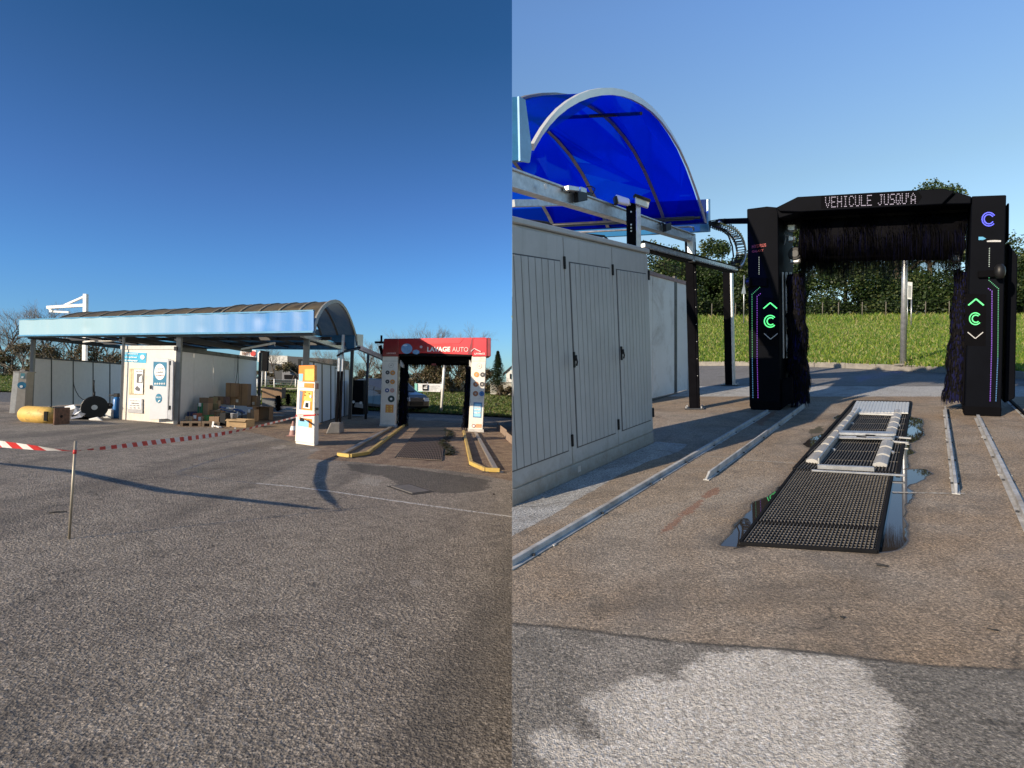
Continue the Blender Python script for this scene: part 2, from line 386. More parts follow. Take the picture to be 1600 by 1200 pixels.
# painted lines and the drain on the left yard
def strip(F, pts, w, m, name, lift=.004):
    b = MB(); P = [F.g(*p, lift) for p in pts]; L = []; R_ = []
    for i, p in enumerate(P):
        d = (P[min(i + 1, len(P) - 1)] - P[max(i - 1, 0)]).normalized(); a = F.n.cross(d).normalized() * w / 2
        L.append(p + a); R_.append(p - a)
    for i in range(len(P) - 1): b.quad(L[i], R_[i], R_[i + 1], L[i + 1])
    return tag(b.build(name, m, None, side=F.side, fixn=False), kind='structure')
def worn(name, col, keep):
    b = NB(name); t = b.n('ShaderNodeBsdfTransparent'); d = b.n('ShaderNodeBsdfPrincipled', {'Base Color': (*col, 1), 'Roughness': .8})
    f = b.rng(b.noise(30, 6, .8), keep - .08, keep + .08)
    b.t.links.new(b.n('ShaderNodeMixShader', {0: f, 1: t.outputs[0], 2: d.outputs[0]}).outputs[0], b.out.inputs[0]); return b.m
strip(LF, [(400, 755), (450, 759.5), (520, 768), (600, 780), (700, 794), (812, 809)], .055, worn('worn_white_line', (.62, .60, .56), .47), 'painted_line')
strip(LF, [(0, 657), (110, 667), (225, 679), (320, 687), (400, 694)], .06, worn('faint_white_line', (.45, .43, .40), .52), 'painted_line')
strip(LF, [(272, 739), (330, 720), (398, 702)], .07, worn('faint_blue_line', (.12, .20, .30), .56), 'painted_line')
strip(LF, [(275, 740), (330, 748), (400, 755)], .06, worn('faint_blue_line_2', (.12, .20, .30), .58), 'painted_line')
jm = worn('pale_slab_joint', (.40, .37, .32), .48)
strip(RF, [(1026, 703), (1100, 712), (1170, 719), (1245, 724)], .03, jm, 'slab_joint'); strip(RF, [(1394, 769), (1440, 770), (1507, 771)], .035, jm, 'slab_joint')
# --- meadows: rise gently behind the kerb
def grassmat(name, a, c_, d):
    b = NB(name); c = b.mix(b.rng(b.noise(.5, 5, .7), .35, .65), a, c_); c = b.mix(b.rng(b.noise(9, 5, .8), .4, .7), c, d)
    return b.bsdf(c, .9, 0, b.bump(b.noise(22, 5, .8), 1, .1))
kerbR = [(800, 570), (1000, 571), (1095, 571.5), (1180, 571.5), (1260, 573), (1340, 576), (1420, 580), (1480, 584), (1600, 592), (1750, 606), (1900, 626), (2050, 652)]
def meadow(F, name, kerb, far, m, dX, X0, X1, step=.12, lift=.12, n=14):
    """far(X)->(row, depth) of the meadow's far edge"""
    b = MB(); rows = []
    xs = []; X = X0
    while X <= X1: xs.append(X); X += dX
    for k in range(n + 1):
        t = (k / n) ** 1.3; r = []
        for X in xs:
            p = F.g(X, edgeY(X, kerb)); p = p + F.n * lift; q = dep(X, *far(X))
            w = p.lerp(q, t); w += F.n * (math.sin(w.x * .9) * math.sin(w.y * .7 + 1) * .04) * (1 if 0 < k else 0); r.append(w)
        rows.append(r)
    nn = len(xs); b.add([p for r in rows for p in r], [(k * nn + i, k * nn + i + 1, (k + 1) * nn + i + 1, (k + 1) * nn + i) for k in range(n) for i in range(nn - 1)])
    tag(b.build(name, m, None, loc=V((0, 20, -1)), fixn=False), kind='structure'); return rows
farR = lambda X: (497 - .01 * (X - 1100), 46)
mR = meadow(RF, 'meadow', kerbR, farR, grassmat('grass_soil_right', (.07, .10, .015), (.13, .16, .03), (.045, .065, .012)), 40, 800, 2080)
farL = lambda X: (horL(X) + 8, 62)
kerbL = [(-500, horL(-500) + 37), (60, horL(60) + 37), (420, horL(420) + 42), (560, horL(560) + 45), (680, horL(680) + 46), (800, horL(800) + 48)]
mL = meadow(LF, 'meadow', kerbL, farL, grassmat('grass_soil_left', (.035, .055, .014), (.07, .09, .022), (.02, .03, .012)), 40, -480, 800, lift=.06)
# hills beyond both meadows so the ground reaches the horizon
b = MB()
b.add([dep(800, 499, 45), dep(2300, 485, 45), dep(2600, 486, 400), dep(800, 486, 400)], [(0, 1, 2, 3)])
tag(b.build('hills', grassmat('far_field_right', (.04, .06, .02), (.06, .08, .03), (.03, .04, .02)), None, fixn=False), kind='structure')
b = MB()
b.add([dep(-900, 545, 61), dep(799, 613.5, 61), dep(799, 603, 600), dep(-1500, 530, 600)], [(0, 1, 2, 3)])
tag(b.build('hills', grassmat('far_field_left', (.035, .045, .02), (.05, .06, .03), (.03, .035, .02)), None, fixn=False), kind='structure')
def blades(rows, name, n, hmin, hmax, cols, side, tall=None, seed=1, bw=.012):
    rg = random.Random(seed); b = MB(); K = len(rows) - 1; N = len(rows[0]) - 1
    for i in range(n):
        u = rg.random() * K; u = K * (rg.random() ** 1.15); v = rg.random() * N
        k = min(K - 1, int(u)); j = min(N - 1, int(v)); fu = u - k; fv = v - j
        p = rows[k][j].lerp(rows[k][j + 1], fv).lerp(rows[k + 1][j].lerp(rows[k + 1][j + 1], fv), fu)
        if p.x * side < .05: continue
        sc = 1 + p.y / 40
        h = rg.uniform(hmin, hmax) * (1.0 if not tall or u < K * tall[0] else rg.uniform(1, tall[1]))
        a = rg.random() * 6.283; w = bw * sc * rg.uniform(.7, 1.5); d = V((math.cos(a) * w, math.sin(a) * w, 0)); l = V((rg.gauss(0, .35), rg.gauss(0, .35), 0)) * h
        b.cur = 0 if rg.random() < .55 else (1 if rg.random() < .6 else 2)
        b.add([p - d, p + d, p + l * .35 + V((0, 0, h * .6)) + d * .6, p + l + V((0, 0, h))], [(0, 1, 2), (0, 2, 3)])
    return tag(b.build(name, cols, None, loc=V((0, 20, -1)), fixn=False), 'long green meadow grass behind the kerb' if side > 0 else 'short green grass of the field behind the wash', 'grass', kind='stuff')
def leafm(name, c, tr=.35):
    b = NB(name); col = b.mix(b.n('ShaderNodeObjectInfo').outputs['Random'], tuple(x * .85 for x in c), tuple(x * 1.15 for x in c))
    d = b.n('ShaderNodeBsdfPrincipled', {'Base Color': col, 'Roughness': .55}); t = b.n('ShaderNodeBsdfTranslucent', {'Color': (c[0] * 1.5, c[1] * 1.6, c[2], 1)})
    b.t.links.new(b.n('ShaderNodeMixShader', {0: tr, 1: d.outputs[0], 2: t.outputs[0]}).outputs[0], b.out.inputs[0]); return b.m
GR = [leafm('grass_a', (.095, .175, .018)), leafm('grass_b', (.22, .29, .03)), leafm('grass_straw', (.34, .31, .12))]
blades(mR, 'meadow_grass', 150000, .05, .15, GR, 1, (.80, 3.2), 1, .013)
GL = [leafm('grass_l_a', (.075, .12, .025)), leafm('grass_l_b', (.13, .16, .04)), leafm('grass_l_c', (.17, .15, .07))]
blades(mL, 'meadow_grass', 50000, .07, .16, GL, -1, None, 2, .03)
# kerb of the right yard, stone by stone
kb = tag(bpy.data.objects.new('kerb', None), kind='structure'); COL.objects.link(kb); kb.location = RF.g(1260, 573) + EYE
P = []
X = 800
while X < 2040: P.append(RF.g(X, edgeY(X, kerbR))); X += 4
acc = [P[0]]; L = 0
for p, q in zip(P, P[1:]):
    L += (q - p).length
    if L > .98: acc.append(q); L = 0
for i, (p, q) in enumerate(zip(acc, acc[1:])):
    if p.x < .02: continue
    d = (q - p).normalized(); bk = RF.n.cross(d).normalized()
    if bk.y < 0: bk = -bk
    b = MB(); b.box(p + d * .008 - RF.n * .05, (q - p) - d * .016, bk * .16, RF.n * (.19 + (i % 3) * .004)); b.build('kerb_stone', M['concrete'], kb, bev=.012, side=1)
# plain asphalt carrying on beyond the detailed ground sheets
def under(F, pts, name):
    b = MB(); L = []
    for x, y in pts: L.append(V((x, y, (-F.h - .012 - F.n.x / F.n.z * 0 - (F.n.x * x + F.n.y * y)) / F.n.z if False else (-(F.h + .012) - F.n.x * x - F.n.y * y) / F.n.z)))
    b.add(L, [(0, 1, 2, 3)]); tag(b.build(name, mat('plain_asphalt', (.21, .185, .16), .9, var=.2, sc=3, bump=.6, bsc=60), None, fixn=False), kind='structure')
under(RF, [(.02, -12), (30, -12), (30, 14), (.02, 16)], 'ground'); under(LF, [(-45, -12), (-.02, -12), (-.02, 30), (-45, 30)], 'ground')
# ================================================================ RIGHT YARD
n = RF.n
# ---------------- grey three-door cabinet
cp = Pl(RF, RF.g(1026, 692), TR)
back = -cp.nn
A0, A1 = RF.g(803, 790), RF.g(1026, 692)
tt = lambda X, Y=700: (cp.pt(X, Y) - A0).dot(cp.d)      # metres along the wall plane
Lc = (A1 - A0).dot(cp.d)
HC = RF.hgt(RF.up(A1, 388))
cab = thing('equipment_cabinet', A1, 'long grey utility cabinet with three grooved doors and black handles, beside the left rail', 'cabinet')
def cpt(t, h, off=0): return A0 + cp.d * t + n * h + cp.nn * off
t0 = -.9
def cabm():
    b = NB('cabinet_paint_splashed'); s = b.n('ShaderNodeSeparateXYZ', {0: b.obj()}); z = b.ma('SUBTRACT', s.outputs[2], b.ma('MULTIPLY', s.outputs[1], .079)); z = b.ma('SUBTRACT', z, b.ma('MULTIPLY', s.outputs[0], .052))
    f = b.ma('ADD', z, b.ma('MULTIPLY', b.noise(9, 6, .8), -.45)); base = b.mix(b.rng(b.noise(2.2, 5, .7), .35, .65), (.40, .40, .39), (.455, .455, .445))
    st = b.n('ShaderNodeTexNoise', {'Vector': b.n('ShaderNodeMapping', {0: b.obj(), 3: (14, 14, .7)}).outputs[0], 'Scale': 1.0, 'Detail': 4.0}).outputs['Fac']
    c = b.mix(b.ma('MULTIPLY', b.rng(st, .56, .74), .30), base, (.26, .25, .22)); c = b.mix(b.rng(f, .02, -.22, 0, .75), c, (.20, .165, .12))
    return b.bsdf(c, .42, 0, b.bump(b.noise(200, 3), .03, .01))
M['cab'] = cabm()
b = MB(); b.box(cpt(t0, .0), cp.d * (Lc - t0), back * .62, n * (HC - .05)); b.build('body', M['cab'], cab, bev=.006, side=1)
b = MB(); b.box(cpt(t0, 0, .012), cp.d * (Lc - t0 + .012), back * .02, n * .13); b.build('plinth', M['cab'], cab, bev=.004, side=1)
b = MB(); b.box(cpt(t0, HC - .05, .03), cp.d * (Lc - t0 + .035), back * .68, n * .05); b.build('lid', M['cab'], cab, bev=.008, side=1)
edges = [-.9, tt(892.5, 560), tt(965.5, 545), Lc - .015]
edges[0] = edges[1] - (edges[2] - edges[1]) * 1.22
dark_line = mat('groove_shadow_gap', (.10, .10, .10), .8)
for k in range(3):
    a, e = edges[k] + .006, edges[k + 1] - .006; h0, h1 = .145, HC - .075
    dr = MB(); dr.box(cpt(a, h0, .001), cp.d * (e - a), cp.nn * .022, n * (h1 - h0)); door = dr.build('door', M['cab'], cab, bev=.005, side=1)
    m0, m1 = a + .085, e - .075; z0, z1 = h0 + .14, h1 - .22; N = 9 if k else 10; w = (m1 - m0) / N
    g_ = MB(); g_.box(cpt(m0 - .012, z0 - .012, .0235), cp.d * (m1 - m0 + .024), cp.nn * .0015, n * (z1 - z0 + .024)); g_.build('recess', dark_line, door, side=1)
    for i in range(N):
        q = MB(); q.box(cpt(m0 + w * i + .0045, z0, .0235), cp.d * (w - .009), cp.nn * .009, n * (z1 - z0)); q.build('plank', M['cab'], door, bev=.003, side=1)
    for zz in (h0 + .16, h1 - .28):
        q = MB(); x = e - .018; q.box(cpt(x + .006, zz, .02), cp.d * .024, cp.nn * .02, n * .11); q.build('hinge', M['plastic'], door, bev=.004, side=1)
for px, py in ((896, 562), (970, 552)):
    p = cp.pt(px, py, .028); q = MB()
    q.box(p - cp.d * .014 - n * .07, cp.d * .028, cp.nn * .016, n * .14)
    q.box(p - cp.d * .017 - n * .01 + cp.nn * .016, cp.d * .034, cp.nn * .016, n * .05); q.tube([p + cp.nn * .025 + n * .04, p + cp.nn * .038 - n * .02, p + cp.nn * .03 - n * .055], .009, 6)
    q.build('handle', M['plastic'], cab, bev=.004, side=1)
q = MB(); p = cp.pt(903, 738, .02); q.box(p, cp.d * .05, cp.nn * .004, n * .05); q.build('badge', M['alu'], cab, side=1)
# cables lying over the cabinet lid
b = MB()
top = Pl(RF, A0 + back * .35, TR)
b.tube([top.pt(X, Y) for X, Y in [(800, 343), (840, 346), (856, 348), (866, 356), (880, 360), (915, 366), (944, 369), (951, 376), (958, 386)]], .012, 6)
b.tube([top.pt(X, Y) for X, Y in [(800, 349), (845, 351), (860, 356), (868, 362), (900, 368), (940, 372), (948, 384)]], .009, 6)
tag(b.build('hose', M['rubber'], None, side=1), 'two thin black hoses draped over the lid of the grey cabinet', 'hose')
# ---------------- galvanised cable rails and their posts
PR = Pl(RF, RF.g(1090, 643), TR)
rail = thing('overhead_rail', PR.p, 'bright galvanised overhead rail rising to the left in front of the blue canopy', 'rail')
def rbar(pl, a, e, wpx0, wpx1, thick, name, m, parent, off=0):
    """rail drawn on plane pl from pixel a to e with pixel heights"""
    P = [pl.pt(a[0], a[1], off), pl.pt(e[0], e[1], off), pl.pt(e[0], e[1] + wpx1, off), pl.pt(a[0], a[1] + wpx0, off)]
    b = MB(); b.prism(P, -pl.nn * thick); return b.build(name, m, parent, bev=.004, side=1)
rbar(PR, (797, 262), (1087, 367), 28, 11, .06, 'beam', M['galv'], rail)
rbar(PR, (797, 259.5), (1087, 365.5), 4, 2, .10, 'flange', M['galv'], rail, .02)
rbar(PR, (797, 288), (1087, 377), 3, 1.5, .10, 'flange', M['galv'], rail, .02)
b = MB(); p = PR.pt(852, 291, .065); b.disc(p, PR.d, n, .025, PR.nn * .006); b.build('inspection_cap', M['litter'], rail)
for px, py in ((905, 309), (1040, 356)):       # clamps on the rail
    c = PR.pt(px, py, .03); b = MB(); b.box(c - PR.d * .11 - n * .07, PR.d * .2 + n * .05, PR.nn * .05, n * .10); b.tube([c - PR.d * .2 + n * .02, c - PR.d * .1 + n * .06, c - n * .03], .012, 5)
    b.build('clamp', M['plastic'], rail, bev=.004)
b = MB(); c = PR.pt(1083, 372, .05); b.box(c - PR.d * .02 - n * .35, PR.d * .10, -PR.nn * .09, n * .36); b.build('end_bracket', M['galv'], rail, bev=.005)
def camera_box(pa, pb, label):
    t = thing('floodlight', PR.pt(*pa), label, 'lamp'); return t
# junction boxes on the rail at X 890-930
t = thing('junction_box', PR.pt(905, 297, .05), 'pair of small white connector boxes clipped on the galvanised rail', 'junction box')
for X0, Y0, X1, Y1 in ((889, 289, 906, 297), (908, 291, 917, 300)):
    b = MB(); b.prism([PR.pt(X0, Y0, .08), PR.pt(X1, Y0 + 3, .08), PR.pt(X1, Y1 + 2, .08), PR.pt(X0, Y1, .08)], -PR.nn * .07); b.build('box', M['alu'], t, bev=.006)
b = MB(); b.prism([PR.pt(X, Y, .02) for X, Y in [(909, 297), (926, 301), (926, 307), (912, 305)]], -PR.nn * .1); b.build('bracket', M['plastic'], t, bev=.006)
b = MB(); b.tube([PR.pt(X, Y, .05) for X, Y in [(915, 292), (924, 291), (930, 295), (926, 303)]], .006, 5); b.build('cable', M['rubber'], t)
# mast rising from the cabinet with floodlight and plate
PM = Pl(RF, A1 + back * .18, AR)
mast = thing('mast', PM.pt(990, 385), 'short black mast with slotted bracket standing on the far end of the grey cabinet', 'mast')
b = MB(); b.prism([PM.pt(X, Y) for X, Y in [(981, 386), (994, 388), (993, 318), (980, 315)]], -PM.nn * .07); b.build('post', M['black'], mast, bev=.005)
b = MB(); b.prism([PM.pt(X, Y, .012) for X, Y in [(994.5, 388), (1002, 390), (1001, 322), (993.8, 318)]], -PM.nn * .07); b.build('side_plate', M['galv'], mast, bev=.003)
for yy in (331, 351, 356, 361): b = MB(); b.disc(PM.pt(986, yy, .004), AR, n, .010, PM.nn * .006, 8); b.build('bolt', M['galv'], mast)
t = thing('security_camera', PM.pt(975, 315, .05), 'white bullet camera pointing left on top of the black mast', 'camera')
b = MB(); b.prism([PM.pt(X, Y, .09) for X, Y in [(962, 303), (984, 310), (985, 320), (965, 316)]], -PM.nn * .09); b.build('housing', M['whitepaint'], t, bev=.012)
b = MB(); b.prism([PM.pt(X, Y, .10) for X, Y in [(960, 306), (964, 306), (966, 318), (962, 317)]], -PM.nn * .11); b.build('lens_hood', M['plastic'], t, bev=.004)
b = MB(); b.tube([PM.pt(978, 318, .04), PM.pt(985, 320, .02)], .014, 6); b.build('arm', M['alu'], t)
t = thing('junction_box', PM.pt(1004, 315, .02), 'flat pale connection plate with a black lid at the top right of the black mast', 'junction box')
b = MB(); b.prism([PM.pt(X, Y, .07) for X, Y in [(993, 306), (1015, 315), (1013, 325), (993, 318)]], -PM.nn * .05); b.build('plate', M['alu'], t, bev=.004)
b = MB(); b.prism([PM.pt(X, Y, .10) for X, Y in [(992, 302), (1017, 311), (1017, 315), (992, 306)]], -PM.nn * .10); b.build('cover', M['plastic'], t, bev=.004)
# lower chain rail
low = thing('overhead_rail', PR.pt(1080, 400), 'lower dark grey cable-chain rail running above the black posts towards the machine', 'rail')
rbar(PR, (1008, 377), (1153, 417), 9, 6, .10, 'beam', M['galv'], low, .05)
rbar(PR, (1008, 375.5), (1153, 416.4), 1.6, 1, .14, 'top_flange', M['black'], low, .07)
rbar(PR, (1014, 387), (1150, 424), 4, 2, .12, 'chain_tray', M['blackmatte'], low, .03)
b = MB()
for k in range(46):
    f = k / 46; X = 1018 + f * 130; Y = 389.5 + f * 33.5; q = PR.pt(X, Y, .055); b.box(q, PR.d * .018, -PR.nn * .1, n * .05)
tag(b.build('chain_link', M['galv'], low, fixn=False), kind='stuff')
# hanging energy chain loop
ch = thing('cable_chain', PR.pt(1150, 390), 'curved hanging cable chain looping down from the black arm to the lower rail', 'cable chain')
cpts = [(1108, 349), (1116, 353), (1126, 356), (1136, 362), (1144, 370), (1149, 380), (1151.5, 392), (1151, 403), (1147, 413), (1143, 417)]
def loopat(f):
    x = f * (len(cpts) - 1); i = min(len(cpts) - 2, int(x)); u = x - i
    return cpts[i][0] + (cpts[i + 1][0] - cpts[i][0]) * u, cpts[i][1] + (cpts[i + 1][1] - cpts[i][1]) * u
PC = Pl(RF, RF.g(1150, 617), TR)
wv = PC.nn * .16
for sgn, nm in ((0, 'side_band'), (1, 'side_band')):
    b = MB(); P = [PC.pt(*loopat(k / 30)) + wv * sgn for k in range(31)]; b.tube(P, .017, 5); b.build(nm, M['galv'] if sgn else M['plastic'], ch)
for k in range(26):
    p = PC.pt(*loopat((k + .5) / 26)); X, Y = loopat((k + .5) / 26); X2, Y2 = loopat(min(1, (k + .9) / 26)); d = (PC.pt(X2, Y2) - p).normalized(); up_ = d.cross(PC.nn).normalized() * .11
    b = MB(); b.box(p - up_ * .5, wv, d * .012, up_ * .12); b.box(p + up_ * .5, wv, d * .012, up_ * .12); b.box(p - up_ * .5, wv * .06, d * .03, up_); b.box(p - up_ * .5 + wv * .94, wv * .06, d * .03, up_); b.build('link', M['plastic'], ch)
b = MB(); b.tube([PC.pt(1108, 348), PC.pt(1122, 352), PC.pt(1124, 345)], .03, 6); b.build('end_anchor', M['plastic'], ch)
b = MB(); b.tube([PC.pt(X, Y, .08) for X, Y in [(1112, 352), (1128, 359), (1138, 368), (1144, 384), (1146, 400), (1143, 412)]], .014, 6); b.build('cable', M['rubber'], ch)
# black posts
def post(xl, xr, yb, yt, label, hole=True):
    p = RF.g(xl, yb); q = RF.g(xr, yb); d = q - p; pl = Pl(RF, p, d)
    t = thing('steel_post', (p + q) / 2, label, 'post', 'black steel posts of the canopy')
    T_ = RF.up(p, yt) - p; dn = -pl.nn * d.length
    b = MB(); b.box(p + n * .02, d * .78, dn, T_ - n * .02); b.build('column', M['black'], t, bev=.004)
    b = MB(); b.box(p + d * .80 + n * .02, d * .2, dn * .9, T_ - n * .02); b.build('flange', M['galv'] if hole else M['black'], t, bev=.003)
    b = MB(); b.box(p - d * .45 + n * .002 - dn * .2, d * 1.9, dn * 1.5, n * .022); b.build('base_plate', M['darkgrey'], t, bev=.004)
    for sx in (-.3, 1.2):
        for sy in (0, 1.05): b = MB(); b.disc(p + d * sx + dn * sy + n * .024, d.normalized(), pl.nn, .014, n * .03, 6); b.build('bolt', M['galv'], t)
    for k in range(7): b = MB(); b.disc(p + d * .9 + T_ * (.2 + k * .1) + pl.nn * .002, d.normalized(), n, .006, pl.nn * .004, 6); b.build('bolt_hole', M['alu'], t)
    return t
post(1077, 1093, 640, 372, 'thick black steel post at the corner of the white partition, under the rail end', False)
post(1133, 1147, 603, 421, 'slimmer black steel post standing alone between the partition and the machine')
# ---------------- white partition panels behind the cabinet
PW = Pl(RF, RF.g(1076, 609), TR)
pw = thing('partition_wall', PW.p, 'white panelled partition behind the grey cabinet with a reddish coping and wire edging', 'wall')
def wpanel(Xa, Xb):
    ya = lambda X: 415 + (X - 1020) * .34; yb = lambda X: 620.5 - (X - 1026) * .245
    b = MB(); b.prism([PW.pt(X, Y) for X, Y in [(Xa, yb(Xa)), (Xb, yb(Xb)), (Xb, ya(Xb) + 9), (Xa, ya(Xa) + 9)]], -PW.nn * .04); b.build('panel', M['white'], pw, bev=.004, side=1)
for a, e in ((985, 1019.5), (1020, 1055), (1057.5, 1075.5)): wpanel(a, e)
rbar(PW, (985, 414), (1077, 441), 7, 5, .06, 'coping', mat('faded_red_coping', (.34, .22, .20), .7, dirt=(.4, .38, .36)), pw, .02)
b = MB(); b.prism([PW.pt(X, Y, .01) for X, Y in [(1054.5, 614), (1058, 613), (1058, 432), (1054.5, 431)]], -PW.nn * .05); b.build('joint_profile', M['darkgrey'], pw)
b = MB(); b.prism([PW.pt(X, Y, .01) for X, Y in [(1075, 611), (1077.5, 610), (1077.5, 440), (1075, 439)]], -PW.nn * .05); b.build('end_profile', M['alu'], pw)
b = MB()
for k in range(3): b.tube([PW.pt(985, 396 + k * 5), PW.pt(1073, 421 + k * 5)], .006, 4)
for k in range(26): X = 987 + k * 3.4; Y = 396 + (X - 985) * .284; b.tube([PW.pt(X, Y), PW.pt(X, Y + 11)], .005, 4)
b.build('wire_edging', M['blackmatte'], pw, side=1)
b = MB(); b.prism([PW.pt(X, Y, .02) for X, Y in [(985, 632), (1077, 610), (1077, 614), (985, 637)]], -PW.nn * .09); b.build('kick_rail', M['darkgrey'], pw, side=1)
# ---------------- blue barrel canopy
PE = Pl(RF, RF.g(1088, 640), TR)
can = thing('canopy', PE.p, 'translucent royal blue barrel-vault canopy with pale arch rim on the right-hand bay', 'canopy')
rim = [(829, 231), (834, 222), (843, 207), (855, 191), (868, 177), (883, 165), (900, 155), (918, 148), (936, 144.5), (953, 144), (969, 146.5), (984, 151.5), (1000, 160), (1016, 172), (1031, 188), (1046, 209), (1060, 233), (1073, 262), (1085, 295), (1095, 325), (1101, 347)]
R3 = [PE.pt(*q) for q in rim]
def glassblue():
    b = NB('blue_polycarbonate'); wv = b.n('ShaderNodeTexWave', {'Vector': b.obj(), 'Scale': 24.0}, wave_type='BANDS', bands_direction='X').outputs['Fac']
    c = b.mix(b.rng(b.noise(1.4, 5, .7), .3, .7), (.004, .115, .72), (.008, .160, .92)); c = b.mix(b.ma('MULTIPLY', wv, .10), c, (.01, .16, .95))
    d = b.n('ShaderNodeBsdfPrincipled', {'Base Color': c, 'Roughness': .5, 'Specular IOR Level': .1}); t = b.n('ShaderNodeBsdfTranslucent', {'Color': c}); tr = b.n('ShaderNodeBsdfTransparent', {'Color': b.mix(b.rng(b.noise(1.1, 5, .7), .3, .7), (.006, .120, .82), (.012, .165, .98))})
    a = b.n('ShaderNodeMixShader', {0: .72, 1: d.outputs[0], 2: t.outputs[0]}); e = b.n('ShaderNodeMixShader', {0: .68, 1: a.outputs[0], 2: tr.outputs[0]})
    b.t.links.new(e.outputs[0], b.out.inputs[0]); return b.m
MG = glassblue()
bays = [0.0, .66, 1.62, 2.50, 3.40]
for i in range(4):
    b = MB(); b.smooth = True; x0, x1 = bays[i] + .02, bays[i + 1] - .02; S_ = 5
    b.loft([[p + AR * (x0 + (x1 - x0) * k / S_) for p in R3] for k in range(S_ + 1)], close=False, caps=False); b.build('roof_panel', MG, can, side=1, fixn=False)
whiteal = mat('white_rim_aluminium', (.74, .73, .70), .3, .35, var=.05)
def arch(off, w, h, name, m):
    b = MB(); q = [p + AR * off for p in R3]; c = sum(q, V()) / len(q); L = []
    for k, p in enumerate(q):
        d = (q[min(k + 1, len(q) - 1)] - q[max(0, k - 1)]).normalized(); o_ = d.cross(AR).normalized()
        if o_.dot(p - c) < 0: o_ = -o_
        L.append([p + o_ * h * .6 - AR * w / 2, p + o_ * h * .6 + AR * w / 2, p - o_ * h * .4 + AR * w / 2, p - o_ * h * .4 - AR * w / 2])
    b.loft(L); return b.build(name, m, can, side=1)
arch(-.015, .035, .075, 'arch_rim', whiteal)
for o_ in bays[1:4]: arch(o_, .055, .045, 'rib', mat('grey_rib', (.30, .29, .28), .4, .5))
i1 = 14 - 1
b = MB(); p = PE.pt(1003, 171) - n * .05; b.tube([p, p + AR * 3.4], .022, 6); b.build('purlin', M['darkgrey'], can, side=1)
b = MB(); p = PE.pt(1094, 340); b.tube([p, p + AR * 3.6], .022, 6); b.build('purlin', M['darkgrey'], can, side=1)
bluef = mat('blue_fascia', (.035, .20, .42), .38, .1, var=.06, sc=2)
b = MB(); b.prism([PE.pt(X, Y, .03) for X, Y in [(1094, 350), (1109.5, 350), (1109.5, 362.5), (1094, 362.5)]], AR * 3.9); b.build('gutter', bluef, can, bev=.006, side=1)
navy = mat('navy_inner_fascia', (.012, .030, .16), .4)
b = MB(); b.prism([PE.pt(X, Y) for X, Y in [(1103, 312), (1108.5, 311), (1109, 350), (1103, 350)]], AR * 3.9); b.build('rear_fascia', navy, can, bev=.004, side=1)
b = MB(); b.prism([PE.pt(X, Y, .04) for X, Y in [(1106.5, 311), (1109.8, 311), (1110.2, 362), (1107, 362)]], -PE.nn * .03); b.build('fascia_end_cap', mat('pale_blue_cap', (.22, .44, .66), .35), can)
b = MB(); b.prism([PE.pt(X, Y, .12) for X, Y in [(811, 150), (821, 156), (831, 232), (828, 254), (813, 251)]], -PE.nn * .02); b.build('fascia_end_cap', mat('pale_blue_cap', (.22, .44, .66), .35), can, side=1)
b = MB(); b.prism([PE.pt(X, Y, .115) for X, Y in [(811.5, 151), (820.5, 157), (830, 232), (827, 253), (813.5, 250)]], AR * .6); b.build('front_fascia', mat('deep_blue_fascia', (.02, .13, .28), .4), can, side=1)
b = MB(); b.tube([PE.pt(1077, 354, .06) + AR * k for k in (0, .6, 1.2, 3)], .016, 6); b.tube([PE.pt(1077, 354, .06), PE.pt(1083, 355, .06), PE.pt(1084, 360, .06)], .016, 6); b.build('downpipe', M['galv'], can, side=1)
b = MB(); b.box(PE.pt(1094, 343) + AR * .1 , AR * 3.6, -PE.nn * .08, n * .06); b.build('tie_beam', M['darkgrey'], can, side=1)
q0 = PE.pt(833, 300); b = MB(); b.bar(PE.pt(800, 318, -.9), PE.pt(905, 316, -.9), .08, .08, n); b.build('cross_beam', M['galv'], can, side=1)
# ---------------- floor rails
def floorrail(pts, w, h, label, pointed=False, m=None):
    """T-section track on the slab along pixel points"""
    P = [RF.g(*p) for p in pts]; t = thing('floor_rail', P[0], label, 'rail'); rm_ = mat('weathered_rail_steel', (.46, .46, .45), .6, .25, var=.25, sc=9, dirt=(.22, .19, .16))
    d = (P[-1] - P[0]).normalized(); a = n.cross(d).normalized() * w
    b = MB(); b.box(P[0] - a / 2 + n * .001, P[-1] - P[0], a, n * .008); b.build('foot', rm_, t, bev=.002, side=1)
    s0 = .10 if pointed else 0
    b = MB(); L = [[P[0] - a * .16 + n * .008, P[0] + a * .16 + n * .008, P[0] + a * .16 + n * .012, P[0] - a * .16 + n * .012]] if pointed else []
    for s_ in (s0, (P[-1] - P[0]).length): q = P[0] + d * s_; L.append([q - a * .20 + n * .008, q + a * .20 + n * .008, q + a * .20 + n * h, q - a * .20 + n * h])
    b.loft(L); b.build('web', m or rm_, t, bev=.003, side=1)
    nb = int((P[-1] - P[0]).length / .9)
    for k in range(nb):
        q = P[0] + d * (.3 + k * .9)
        if q.x < .03: continue
        for sg in (-.38, .38): b = MB(); b.disc(q + a * sg + n * .008, d, a.normalized(), .011, n * .012, 6); b.build('bolt', M['darkgrey'], t)
    for k in range(0, nb, 2):
        q = P[0] + d * (.5 + k * .9)
        if q.x > .03: b = MB(); b.box(q - a * .62, d * .03, a * 1.24, n * .010); b.build('clamp', rm_, t, bev=.002)
    return t
floorrail([(780, 897), (1199, 645)], .085, .045, 'long galvanised floor rail nearest the grey cabinet')
floorrail([(1103, 751), (1257, 636)], .05, .06, 'short pointed galvanised wheel guide left of the pit', True)
